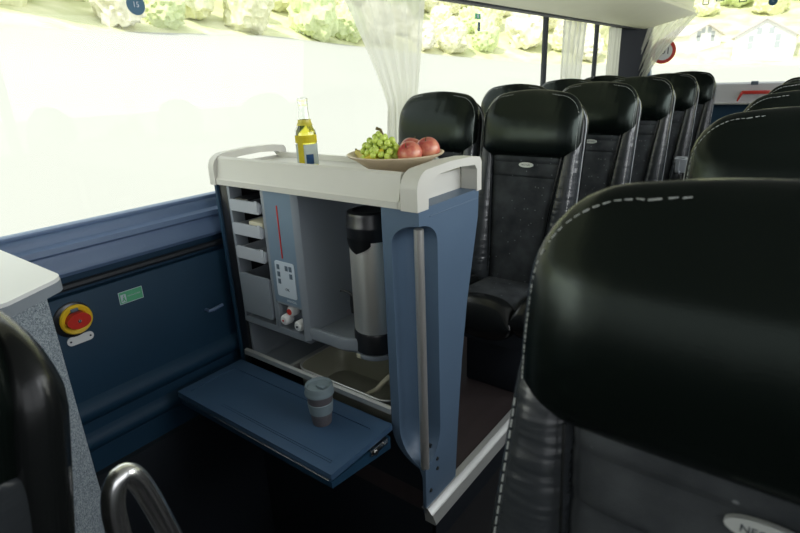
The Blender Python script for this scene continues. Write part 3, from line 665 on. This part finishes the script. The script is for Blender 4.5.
# ------------------------------------------------------------------ worktop and speckled partition at the front of the stairwell
WT = thing('partition_counter', 'pale topped counter with a speckled grey side behind the front seat', 'counter', (-1.45, 0.30, 0))
def rounded_poly(pts, r, seg=5):
    out = []
    n = len(pts)
    for i in range(n):
        p = Vector(pts[i]); a = (Vector(pts[i - 1]) - p).normalized(); b = (Vector(pts[(i + 1) % n]) - p).normalized()
        if r[i] == 0: out.append(tuple(p)); continue
        A = p + a * r[i]; C = p + b * r[i]
        for k in range(seg + 1):
            t = k / seg; out.append(tuple((1 - t) ** 2 * A + 2 * t * (1 - t) * p + t * t * C))
    return out
tp_ = rounded_poly([(-1.715, 0.395), (-1.165, 0.395), (-1.10, 0.275), (-1.10, 0.24), (-1.715, 0.24)], [0, 0.028, 0.01, 0, 0])
bm = prism(B(), tp_, 'z', 0.920, 0.948); bevelled(bm, 0.003, 2, 60); obj('counter_top', bm, M['white'], WT)
bm = prism(B(), tp_, 'z', 0.9195, 0.9405)
cxm = Vector((-1.38, 0.22, 0.93)); bmesh.ops.transform(bm, matrix=Matrix.Translation(cxm) @ Matrix.Diagonal((1.004, 1.006, 1, 1)) @ Matrix.Translation(-cxm), verts=bm.verts)
obj('edge_band', bm, M['grey'], WT)
bm = prism(B(), rounded_poly([(-1.700, 0.375), (-1.215, 0.375), (-1.13, 0.275), (-1.13, 0.25), (-1.700, 0.25)], [0, 0.012, 0.01, 0, 0]), 'z', 0.002, 0.920)
obj('speckled_panel', bm, M['speckle'], WT)
# chrome stair rail
pts = [(-0.70, 0.212, 0.004), (-0.70, 0.212, 0.70)]
for a in range(0, 181, 15):
    t = radians(a); pts.append((-0.70, 0.212 + 0.034 * (1 - cos(t)) , 0.745 + 0.040 * sin(t)))
pts = [(-0.70, 0.222 + (q[0] - 0.222) * 0.94, q[1]) for q in ((0.222, 0.004), (0.222, 0.45), (0.222, 0.72), (0.225, 0.752), (0.233, 0.775), (0.246, 0.786), (0.259, 0.780), (0.269, 0.758), (0.278, 0.722), (0.289, 0.67), (0.306, 0.58), (0.330, 0.40), (0.335, 0.20), (0.335, -0.198))]
P2 = [Vector(p) for p in pts]
for _ in range(2):
    q = [P2[0]]
    for a, b in zip(P2, P2[1:]): q += [a * 0.75 + b * 0.25, a * 0.25 + b * 0.75]
    P2 = q + [P2[-1]]
for p in P2[:len(P2)]: p.x = -0.765 if False else p.x
tag(obj('stair_handrail', tube(B(), P2, 0.0160, 20), M['polished']), 'curved steel handrail rising beside the stairwell', 'handrail')

# ------------------------------------------------------------------ curtains
def curtain(name, label, f, nfold, amp, nrm, nu=90, nv=26):
    """f(u,v)->centre point; folds push along nrm"""
    bm = B(); nrm = Vector(nrm)
    def g(u, v):
        p = Vector(f(u, v)); ph = nfold * 2 * pi * u + 0.7 * sin(3 * u + 2 * v)
        return p + nrm * (amp * (0.55 + 0.45 * v) * sin(ph) + 0.3 * amp * sin(2.3 * ph + 1.0))
    grid(bm, g, nu, nv); bmesh.ops.solidify(bm, geom=bm.faces, thickness=0.0012)
    return tag(obj(name, bm, M['curtain']), label, 'curtain', 'cream window curtains')
def c1(u, v):   # v 0 bottom, 1 top
    z = 0.93 + v * (1.665 - 0.93); t = max(0, (z - 1.17) / (1.665 - 1.17))
    if z < 1.17: k = (1.17 - z) / 0.24; yl, yr = 2.13 - 0.02 * k, 2.39 + 0.02 * k
    else: yl = 2.13 - 0.30 * t ** 1.15; yr = 2.39 + 0.10 * t ** 0.8
    return (-1.685, yl + (yr - yl) * u, z)
curtain('curtain', 'large sheer cream curtain gathered behind the fruit plate', c1, 5, 0.014, (1, 0, 0))
def c2(u, v):
    z = 0.93 + v * 0.735; return (-1.69, 4.36 + (0.56 - 0.10 * (1 - v)) * u, z)
curtain('curtain', 'narrow straight cream curtain hanging by the first window post', c2, 5, 0.016, (1, 0, 0))
def c3(u, v):
    z = 0.93 + v * 0.735; return (-1.69, 5.52 + 0.42 * u, z)
curtain('curtain', 'narrow cream curtain hanging beside the dark rear corner post', c3, 4, 0.016, (1, 0, 0))
def c4(u, v):   # rear window curtain swept to the corner
    t = v ** 1.25
    xl = -1.62 + 0.10 * t; xr = -1.50 + 0.43 * t
    z = 1.18 + v * 0.50 + 0.10 * u * v - 0.0
    return (xl + (xr - xl) * u, 6.247, z)
curtain('curtain', 'cream rear window curtain swept aside towards the corner', c4, 5, 0.016, (0, -1, 0))

# ------------------------------------------------------------------ seats
def make_seat(label, extra=True):
    t = thing('coach_seat', label, 'coach seat', (0, 0, 0))
    rec = 0.17
    yf = lambda z: -(1.16 - z) * rec                      # reclined centre line
    HB, HT, HW = 0.950, 1.205, 0.212
    def headW(v):
        r = 0.095; k = max(0, (v - 0.55) / 0.45); e = max(0, 1 - k ** 2.1) ** (1 / 2.1)
        b = min(1, (1 - max(0, (0.10 - v) / 0.10)) * 0.04 + 0.96)
        hw = (HW - r + r * e) * b; return (-hw, hw)
    hf = lambda z: yf(z) - 0.050 + 0.25 * max(0, z - 1.12) - 0.012 * sin(max(0, min(1, (z - 0.96) / 0.2)) * pi)
    hb = lambda z: yf(z) + 0.055 - 0.25 * max(0, z - 1.10)
    bm = B(); pill(bm, headW, hf, hb, HB, HT, nu=41, nv=31, pu=5.0, pv=6.0, crown=0.012)
    head = obj('headrest', bm, M['head'], t)
    # rear shell, peeping out round the headrest and backrest
    def shW(v):
        k = max(0, (v - 0.86) / 0.14); e = max(0, 1 - k ** 2.1) ** (1 / 2.1); hw = 0.124 + 0.094 * e; return (-hw, hw)
    bm = B(); pill(bm, shW, lambda z: yf(z) + 0.005, lambda z: yf(z) + 0.095 - 0.25 * max(0, z - 1.08), 0.38, 1.178, nu=25, nv=33, pu=6, pv=10, crown=0.008)
    shell = obj('back_shell', bm, M['leather'], t)
    # edge piping of the shell
    def rim(off, hw0, y_off, ztop, r, zb=0.50, step=None):
        pts = []
        for k in range(0, 12): z = zb + (1.06 - zb) * k / 12; pts.append((hw0, yf(z) + y_off, z))
        for a in range(0, 91, 9):
            ta = radians(a); z = ztop - 0.108 + 0.108 * sin(ta); x = hw0 - 0.094 + 0.094 * cos(ta)
            z = max(z, pts[-1][2]); pts.append((x, yf(z) + y_off, z))
        R = pts; L = [(-x, y, z) for x, y, z in pts][::-1]
        mid = [(x, pts[-1][1], pts[-1][2] + 0.011 * (1 - (x / 0.13) ** 2)) for x in (0.10, 0.05, 0.0, -0.05, -0.10)]
        return R + mid + L
    path = rim(0, 0.2165, 0.030, 1.176, 0.003)
    obj('piping', tube(B(), path, 0.0028, 6), M['piping'], shell)
    # dashed seam near the front edge of the headrest and down the bolsters
    def dense(p, d=0.010):
        out = []
        P = [Vector(q) for q in p]
        for a, b in zip(P, P[1:]):
            n_ = max(1, int((b - a).length / d + 0.5))
            for k in range(n_): out.append(a.lerp(b, k / n_))
        return out + [P[-1]]
    sp = []
    for k in range(0, 20): z = 0.985 + (1.10 - 0.985) * k / 19; sp.append((0.203, 0, z))
    for a in range(6, 91, 6): sp.append((0.203 - 0.088 + 0.088 * cos(radians(a)), 0, 1.10 + 0.094 * sin(radians(a))))
    sp += [(x, 0, 1.194 + 0.010 * (1 - (x / 0.12) ** 2)) for x in (0.10, 0.08)]
    full = sp
    hv = [v.co for v in head.data.vertices]
    def front_y(x, z):
        # look up the headrest's front surface height at (x, z)
        best = sorted(((v.x - x) ** 2 + (v.z - z) ** 2, v.y) for v in hv if v.y < yf(v.z) + 0.0025)[:4]
        ws = [1 / (d + 1e-6) for d, _ in best]; return sum(w_ * y for w_, (_, y) in zip(ws, best)) / sum(ws)
    for q in (full, [(-x, y, z) for x, y, z in full]):
     bm = B(); D = dense(q, 0.0125)
     for a, b in zip(D, D[1:]):
        e = a.lerp(b, 0.68); ya_, yb_ = front_y(a.x, a.z) - 0.0006, front_y(e.x, e.z) - 0.0006
        tube(bm, [(a.x, ya_, a.z), (e.x, yb_, e.z)], 0.0009, 5)
     obj('stitching', bm, M['thread'], head)
    # backrest: fabric centre with two seams, leather bolsters
    cf = lambda z: yf(z) - 0.030 - 0.010 * sin(pi * (z - 0.42) / 0.56)
    def groove(v):
        g = 1.0
        for s in (0.815, 0.915): g -= 0.22 * math.exp(-((v - s) / 0.010) ** 2)
        return g
    def cW(v):
        hw = 0.118 + 0.040 * v ** 1.5 ; return (-hw, hw)
    bm = B(); pill(bm, cW, cf, lambda z: yf(z) + 0.03, 0.40, 0.985, nu=21, nv=90, pu=8, pv=24, groove=groove); bc = obj('backrest', bm, M['fabric'], t)
    for s in (-1, 1):
        def bW(v, s=s):
            inner = 0.114 + 0.042 * v ** 1.5; outer = 0.214 + 0.008 * sin(pi * v)
            return (min(s * inner, s * outer), max(s * inner, s * outer))
        bm = B(); pill(bm, bW, lambda z: yf(z) - 0.040 - 0.048 * (1 - min(1, max(0, (z - 0.45) / 0.5))) ** 1.0 * 1.0, lambda z: yf(z) + 0.05, 0.42, 1.02, nu=13, nv=40, pu=2.6, pv=10)
        bo = obj('side_bolster', bm, M['bolster'], t)
        obj('piping', tube(B(), [(s * (0.116 + 0.042 * ((z - 0.42) / 0.58) ** 1.5), cf(z) - 0.004, z) for z in [0.47 + 0.026 * k for k in range(20)]], 0.0018, 5), M['leather'], bo)
    for s in (-1, 1):
        bm = B(); k_ = 0
        while 0.50 + 0.0125 * k_ < 0.965:
            def sy(z):
                f_ = 1 - min(1, max(0, (z - 0.45) / 0.5)); v = (z - 0.42) / 0.60
                xi, xo = 0.114 + 0.042 * v ** 1.5, 0.214 + 0.008 * sin(pi * v); u = (0.206 - (xi + xo) / 2) / ((xo - xi) / 2)
                a_, b_ = yf(z) - 0.040 - 0.048 * f_, yf(z) + 0.05
                return (a_ + b_) / 2 - (b_ - a_) / 2 * (max(0, 1 - abs(u) ** 2.6) ** 0.5) - 0.0006
            za = 0.50 + 0.0125 * k_; zb_ = za + 0.0085; k_ += 1
            tube(bm, [(s * 0.206, sy(za), za), (s * 0.206, sy(zb_), zb_)], 0.0009, 5)
        obj('stitching', bm, M['thread'], [c_ for c_ in t.children if c_.name.startswith('side_bolster')][0 if s < 0 else 1])
    # badge
    bm = B(); z_ = 0.928; yb_ = cf(z_) - 0.0035
    prism(bm, [(0.031 * cos(radians(a)), 0.0105 * sin(radians(a))) for a in range(0, 360, 12)], 'y', -0.0015, 0.006)
    bmesh.ops.transform(bm, matrix=Matrix.Translation((0.010, yb_, z_)) @ Matrix.Rotation(-0.17, 4, 'X'), verts=bm.verts)
    bd = obj('badge', bm, M['badge'], t)
    text('lettering', 'NEO KIEL', 0.0095, (0.010, yb_ - 0.0018, z_), Matrix.Rotation(-0.17, 4, 'X') @ FACE_FRONT, M['dark_text'], bd, depth=0.0003)
    # seat cushion: fabric centre, leather front roll and bolsters
    def cush(x0, x1, y0, y1, zt, zb, m, name, p=5.0, slope=0.03):
        bm = B()
        def f(side):
            def g(a, b):
                u = sin((a * 2 - 1) * pi / 2); v = sin((b * 2 - 1) * pi / 2)
                k = (max(0, 1 - abs(u) ** p) ** 0.5) * (max(0, 1 - abs(v) ** p) ** 0.5)
                x = (x0 + x1) / 2 + u * (x1 - x0) / 2; y = (y0 + y1) / 2 + v * (y1 - y0) / 2
                return (x, y, (zt + zb) / 2 + side * (zt - zb) / 2 * k - slope * (v + 1) / 2)
            return g
        grid(bm, f(1), 21, 21); grid(bm, f(-1), 21, 21); bmesh.ops.remove_doubles(bm, verts=bm.verts, dist=0.0003)
        return obj(name, bm, m, t)
    cush(-0.145, 0.145, -0.40, -0.05, 0.470, 0.34, M['fabric'], 'seat_cushion', 7)
    cush(-0.150, 0.150, -0.475, -0.33, 0.466, 0.29, M['leather'], 'front_roll', 2.6, 0.0)
    for s in (-1, 1): cush(min(s * 0.135, s * 0.215), max(s * 0.135, s * 0.215), -0.465, -0.06, 0.490, 0.31, M['leather'], 'cushion_bolster', 2.8)
    bm = B(); box(bm, -0.195, 0.195, -0.42, 0.0, 0.27, 0.345, 0.01); box(bm, -0.14, 0.14, -0.30, -0.06, 0.0, 0.27, 0.01)
    obj('pedestal', bm, M['darkp'], t)
    # armrest pivot cover with a pale ring on the aisle side
    bm = B(); lathe(bm, (0, 0, 0), [(0.001, 0.018), (0.034, 0.018), (0.042, 0.010), (0.044, 0.0)], 28)
    bmesh.ops.transform(bm, matrix=Matrix.Translation((0.214, -0.40, 0.40)) @ Matrix.Rotation(radians(90), 4, 'Y') @ Matrix.Diagonal((1.5, 1, 1, 1)), verts=bm.verts); pv = obj('side_cover', bm, M['black'], t)
    bm = B(); tube(bm, [(0.224, -0.40 + 0.043 * cos(radians(a)), 0.40 + 0.063 * sin(radians(a))) for a in range(0, 360, 12)], 0.004, 6, closed=True); obj('cover_ring', bm, M['tray'], pv, label='pale ring round the side cover')
    return t
def copy_tree(o, parent=None):
    c = o.copy(); COL.objects.link(c); c.parent = parent
    for ch in list(o.children): copy_tree(ch, c)
    return c
ROW = [0.535, 1.335, 2.155, 2.955, 3.755, 4.555, 5.345]
seat0 = make_seat('black leather coach seat with fabric centre, first aisle seat behind the kitchenette')
places = [
    (-0.937, ROW[2], 1.012, 'black leather aisle seat right behind the cabinet, its whole backrest and cushion showing', 'window side seats'),
    (-1.395, ROW[2], 1.012, 'black leather seat beside the gathered curtain, behind the fruit plate', 'window side seats'),
    (-0.937, ROW[3], 1.018, 'second aisle seat of the window side block, oval badge visible', 'window side seats'),
    (-0.937, ROW[4], 1.024, 'third aisle seat of the window side block', 'window side seats'),
    (-0.937, ROW[5], 1.028, 'fourth aisle seat of the window side block, next to last', 'window side seats'),
    (-0.937, ROW[6], 1.030, 'last aisle seat of the window side block, outlined against the rear shelf', 'window side seats'),
    (-1.395, ROW[3], 1.018, 'second window seat, only its rounded headrest top showing', 'window side seats'),
    (-1.395, ROW[4], 1.024, 'third window seat, headrest top in front of the narrow curtain', 'window side seats'),
    (-1.395, ROW[5], 1.028, 'fourth window seat, sliver of headrest before the rear curtain', 'window side seats'),
    (0.018, ROW[0], 0.993, 'huge close black leather seat with pale stitching filling the right foreground', 'far side aisle seats'),
    (0.000, ROW[1], 1.0, 'black seat directly behind the huge foreground seat, creased headrest', 'far side aisle seats'),
    (0.000, ROW[2], 1.0, 'third seat back in the column behind the foreground seat', 'far side aisle seats'),
    (0.000, ROW[3], 1.005, 'fourth seat back in the column behind the foreground seat', 'far side aisle seats'),
    (0.000, ROW[4], 1.01, 'hindmost seat showing in the column behind the foreground seat', 'far side aisle seats'),
]
for i, (x, y, s, lab, grp) in enumerate(places):
    o = seat0 if i == 0 else copy_tree(seat0)
    o.location = (x, y, 0.0); o.scale = (1.12 if i == 9 else 1, 1, s); o['label'] = lab; o['group'] = grp
o = copy_tree(seat0); o.location = (-0.824, 0.12, 0.0); o.scale = (1, 1, 0.90); o['label'] = 'dark leather seat in front of the speckled counter, beside the steel handrail'; o['group'] = 'front seats'
for ch in list(o.children):
    for g2 in list(ch.children):
        if g2.name.startswith('piping'): bpy.data.objects.remove(g2)
# seat belt buckles on the aisle side of three seats
for y, lab in ((ROW[3], 'red seat belt buckle by the second aisle seat'), (ROW[4], 'red seat belt buckle by the third aisle seat'), (ROW[5], 'red seat belt buckle by the fourth aisle seat')):
    t = thing('belt_buckle', lab, 'seat belt buckle', (-0.705, y - 0.20, 0.50), 'seat belt buckles')
    bm = B(); box(bm, -0.716, -0.700, y - 0.235, y - 0.195, 0.50, 0.57, 0.004); obj('buckle_body', bm, M['black'], t)
    bm = B(); box(bm, -0.715, -0.701, y - 0.230, y - 0.200, 0.568, 0.582, 0.003); obj('release_button', bm, M['red'], t)
    bm = B(); tube(bm, [(-0.708, y - 0.215, 0.50), (-0.708, y - 0.20, 0.40), (-0.712, y - 0.16, 0.33)], 0.006, 6); obj('stalk', bm, M['black'], t)
# folding table hardware behind an aisle seat
t = thing('cup_holder', 'small grey cup holder sticking out at the aisle behind the third seat', 'cup holder', (-0.70, 4.10, 0.62))
bm = B(); tube(bm, [(-0.70 + 0.035 * cos(radians(a)), 4.10 + 0.035 * sin(radians(a)), 0.70) for a in range(0, 360, 15)], 0.005, 8, closed=True); obj('ring', bm, M['tray'], t)
bm = B(); box(bm, -0.735, -0.665, 4.13, 4.145, 0.60, 0.71, 0.004); tube(bm, [(-0.70, 4.065, 0.70), (-0.70, 4.06, 0.62), (-0.70, 4.10, 0.60), (-0.70, 4.135, 0.61)], 0.004, 6); obj('bracket', bm, M['tray'], t)

# ------------------------------------------------------------------ fittings at the windows
def round_sticker(c, r, axis, m1, m2, name, label, txt=None, mirror=False):
    t = thing(name, label, 'sticker', c)
    R = Matrix.Rotation(radians(90), 4, 'X') if axis == 'y' else Matrix.Rotation(radians(90), 4, 'Y')
    bm = B(); lathe(bm, (0, 0, 0), [(r * 0.72, 0), (r, 0), (r, 0.001), (r * 0.72, 0.001)] , 32, caps=False); bmesh.ops.transform(bm, matrix=Matrix.Translation(c) @ R, verts=bm.verts); obj('rim', bm, m1, t)
    bm = B(); lathe(bm, (0, 0, 0), [(0.0005, 0.0), (r * 0.73, 0), (r * 0.73, 0.0008), (0.0005, 0.0008)], 32); bmesh.ops.transform(bm, matrix=Matrix.Translation(c) @ R, verts=bm.verts); obj('disc', bm, m2, t)
    if txt:
        text('lettering', txt, r * 0.75, Vector(c) + (Vector((0, -0.0015, 0)) if axis == 'y' else Vector((0.0015, 0, 0))), FACE_FRONT if axis == 'y' else FACE_IN, M['dark_text'] if m1 is M['red'] else M['keypad'], t, mirror=mirror)
    return t
round_sticker((-1.385, 6.375, 1.445), 0.120, 'y', M['red'], M['white'], 'speed_sticker', 'round red rimmed sticker on the rear window beside the swept curtain', '100', True)
round_sticker((-0.505, 6.38, 1.82), 0.036, 'y', M['sblue'], M['sblue'], 'blue_sticker', 'small round dark blue sticker high on the rear window', '=')
round_sticker((-1.770, 0.995, 1.545), 0.030, 'x', M['sblue'], M['sblue'], 'blue_sticker', 'round dark blue sticker high on the big side window', '15')
# exit sticker on the side window and hammer ring under it
t = tag(obj('exit_sticker', box(B(), -1.773, -1.770, 3.15, 3.215, 1.617, 1.647), M['green'], smooth=False), 'tiny green exit sticker high on the side window past the curtain', 'sticker')
obj('figure', box(B(), -1.770, -1.7695, 3.172, 3.190, 1.622, 1.643), M['keypad'], t, smooth=False)
bm = B(); box(bm, -1.772, -1.769, 3.185, 3.203, 1.548, 1.600, 0.006); tag(obj('oval_sticker', bm, M['slate']), 'small grey oval sticker under the green window sticker', 'sticker')
bm = B(); box(bm, -1.772, -1.769, 4.93, 4.955, 1.49, 1.54, 0.006); tag(obj('oval_sticker', bm, M['slate']), 'small grey oval sticker right of the first window post curtain', 'sticker')
# vinyl outlines along the top of the rear window
bm = B()
def outline(bm, x, z, w_, h_, t_=0.008):
    box(bm, x - w_, x - w_ + t_, 6.378, 6.381, z, z + h_); box(bm, x + w_ - t_, x + w_, 6.378, 6.381, z, z + h_); box(bm, x - w_, x + w_, 6.378, 6.381, z, z + t_)
for x, z, w_, h_ in ((-1.055, 1.845, 0.028, 0.12), (-0.935, 1.865, 0.035, 0.10), (-0.745, 1.838, 0.032, 0.13)): outline(bm, x, z, w_, h_)
box(bm, -0.86, -0.80, 6.378, 6.381, 1.875, 1.883)
tag(obj('window_lettering', bm, M['slate'], smooth=False), 'dark outlined vinyl letters along the top of the rear window', 'lettering')
# emergency hammer on the rear shelf
HM = thing('emergency_hammer', 'red emergency hammer lying on the pale rear shelf', 'hammer', (-0.52, 6.28, 0.97))
bm = B(); box(bm, -0.625, -0.395, 6.262, 6.290, 1.020, 1.052, 0.006); obj('handle', bm, M['red'], HM)
bm = B(); tube(bm, [(-0.618, 6.27, 1.035), (-0.635, 6.262, 0.99), (-0.648, 6.26, 0.955)], [0.014, 0.010, 0.006], 8); tube(bm, [(-0.40, 6.27, 1.035), (-0.385, 6.262, 1.0), (-0.36, 6.26, 0.97)], [0.014, 0.010, 0.006], 8); obj('head', bm, M['red'], HM)
bm = B(); tube(bm, [(-0.54, 6.27, 1.02), (-0.54, 6.262, 0.985), (-0.47, 6.262, 0.985), (-0.47, 6.27, 1.02)], 0.004, 6); obj('bracket', bm, M['tray'], HM)
bm = box(B(), -0.565, -0.505, 6.335, 6.350, 1.10, 1.135, 0.004); tag(obj('window_clip', bm, M['slate']), 'small dark clip at the foot of the rear window', 'clip')

# ------------------------------------------------------------------ countryside outside
SL = [(-4.0, .09), (0.33, .089), (0.71, .074), (1.0, .033), (1.18, .011), (1.6, -.009), (4.0, -.009)]
def slope(th):
    for (a, p), (b, q) in zip(SL, SL[1:]):
        if th <= b:
            t = (th - a) / (b - a); return p + (q - p) * t
    return 0.0
def Redge(th):
    k = max(0.0, min(1.0, (th - 0.2) / 1.1)); return 64 + 66 * k * k * (3 - 2 * k)
def ground(x, y):
    r = sqrt(x * x + y * y); th = atan2(y, -x); R0 = Redge(th)
    ze = 1.3 + R0 * slope(th)
    z = -1.6 + (ze + 1.6) * min(1, r / R0) ** 1.3
    if r > R0: z += (r - R0) * 0.36
    return z + 0.5 * noise.noise(Vector((x * 0.03, y * 0.03, 0))) * (min(1, r / R0) ** 2 if r < R0 else 1.0) * (0.2 if r < R0 * 1.02 else 1.0)
bm = B(); NT = 110; Vr = []
ratios = [0.03 + 0.97 * (k / 26) ** 1.6 for k in range(27)] + [1 + 2.4 * (k / 30) ** 1.2 for k in range(1, 31)]
for q in ratios:
    row = []
    for j in range(NT + 1):
        th = -1.9 + 4.4 * j / NT; r = q * Redge(th); x, y = -r * cos(th), r * sin(th); row.append(bm.verts.new((x, y, ground(x, y))))
    Vr.append(row)
for i in range(len(ratios) - 1):
    for j in range(NT):
        f = bm.faces.new((Vr[i][j], Vr[i][j + 1], Vr[i + 1][j + 1], Vr[i + 1][j])); f.material_index = 1 if i >= 26 else 0
g = struct('ground', bm, M['field']); g.data.materials.append(M['hill'])
# trees
def crown(r, h, seed):
    bm = B(); bmesh.ops.create_icosphere(bm, subdivisions=4, radius=1.0)
    for v in bm.verts:
        n_ = noise.noise(v.co * 1.6 + Vector((seed, 0, 0))) * 0.30 + noise.noise(v.co * 5 + Vector((0, seed, 0))) * 0.16 + noise.noise(v.co * 14 + Vector((0, seed, 0))) * 0.16
        v.co = Vector((v.co.x * r, v.co.y * r, v.co.z * h)) * (1 + n_)
        v.co.z += h * 0.85
    return bm
protos = []
kinds = [('leafA', 'pale yellow broadleaf tree on the hillside outside'), ('leafB', 'fresh green broadleaf tree on the hillside outside'), ('leafC', 'pinkish bare crowned tree on the hillside outside')]
cnt = 0
put = []
for k in range(6000):
    if len(put) >= 240: break
    th = -0.45 + 2.15 * random.random(); R0 = Redge(th)
    R_ = R0 + random.random() ** 1.6 * 60 + 2; x, y = -R_ * cos(th), R_ * sin(th); z = ground(x, y); ki = random.choice((0, 0, 1, 2, 2)); s = 0.55 + 0.65 * random.random()
    if any((x - a) ** 2 + (y - b) ** 2 < (4.8 * (s + c_)) ** 2 for a, b, c_ in put) or (-42 < x < 14 and y > 100 and R_ < 158): continue
    put.append((x, y, s))
    if ki not in [p[0] for p in protos]:
        t = thing('broadleaf_tree', kinds[ki][1], 'tree', (x, y, z), kinds[ki][1] + 's')
        obj('crown', crown(4.2, 4.2, 3.1 * (ki + 1)), M[kinds[ki][0]], t, rel=False); obj('trunk', tube(B(), [(0, 0, -1.0), (0, 0, 1.5), (0.1, 0, 4)], [0.35, 0.28, 0.15], 7), M['bark'], t, rel=False); protos.append((ki, t))
    else:
        t = copy_tree([p[1] for p in protos if p[0] == ki][0]); t.location = (x, y, z)
    t.scale = (s, s, s * (0.9 + 0.3 * random.random())); t.rotation_euler[2] = random.random() * 6
# houses behind the coach
def house(c, w_, d_, h_, rh, rot, label):
    t = thing('house', label, 'house', c); t.rotation_euler[2] = rot
    bm = B(); prism(bm, [(-w_ / 2, -3.0), (w_ / 2, -3.0), (w_ / 2, h_), (0, h_ + rh), (-w_ / 2, h_)], 'y', -d_ / 2, d_ / 2); obj('walls', bm, M['house'], t, smooth=False, rel=False)
    bm = B()
    for s in (-1, 1):
        prism(bm, [(0, h_ + rh + 0.02), (0, h_ + rh + 0.35), (s * (w_ / 2 + 0.6), h_ - rh * 1.2 / w_ + 0.25), (s * (w_ / 2 + 0.6), h_ - rh * 1.2 / w_ - 0.05)], 'y', -d_ / 2 - 0.6, d_ / 2 + 0.6)
    obj('roof', bm, M['roof'], t, smooth=False, rel=False)
    for x in (-0.22, 0.22):
        for z in (0.12, 0.55, 0.98):
            if z > 0.9 and abs(x) > 0.2: x_ = x * 0.45
            else: x_ = x
            b_ = B(); box(b_, x_ * w_ - 0.45, x_ * w_ + 0.45, -d_ / 2 - 0.05, -d_ / 2 + 0.05, z * h_ + 0.3, z * h_ + 1.5); obj('house_window', b_, M['tray'], t, smooth=False, rel=False)
def at(px_, py_, R):   # point at distance R along a bearing
    return (px_, py_, ground(px_, py_))
house((-10.8, 136, ground(-10.8, 136)), 10.0, 8, 3.0, 2.9, 0.0, 'big white gabled house seen through the rear window')
house((-24.5, 139, ground(-24.5, 139)), 8, 7, 1.9, 1.8, 0.9, 'low white house near the curtain side of the rear view')
house((0.5, 142, ground(0.5, 142)), 5, 6, 1.8, 1.8, 0.3, 'small white house right of the gabled one')
SC.view_layers[0].update()
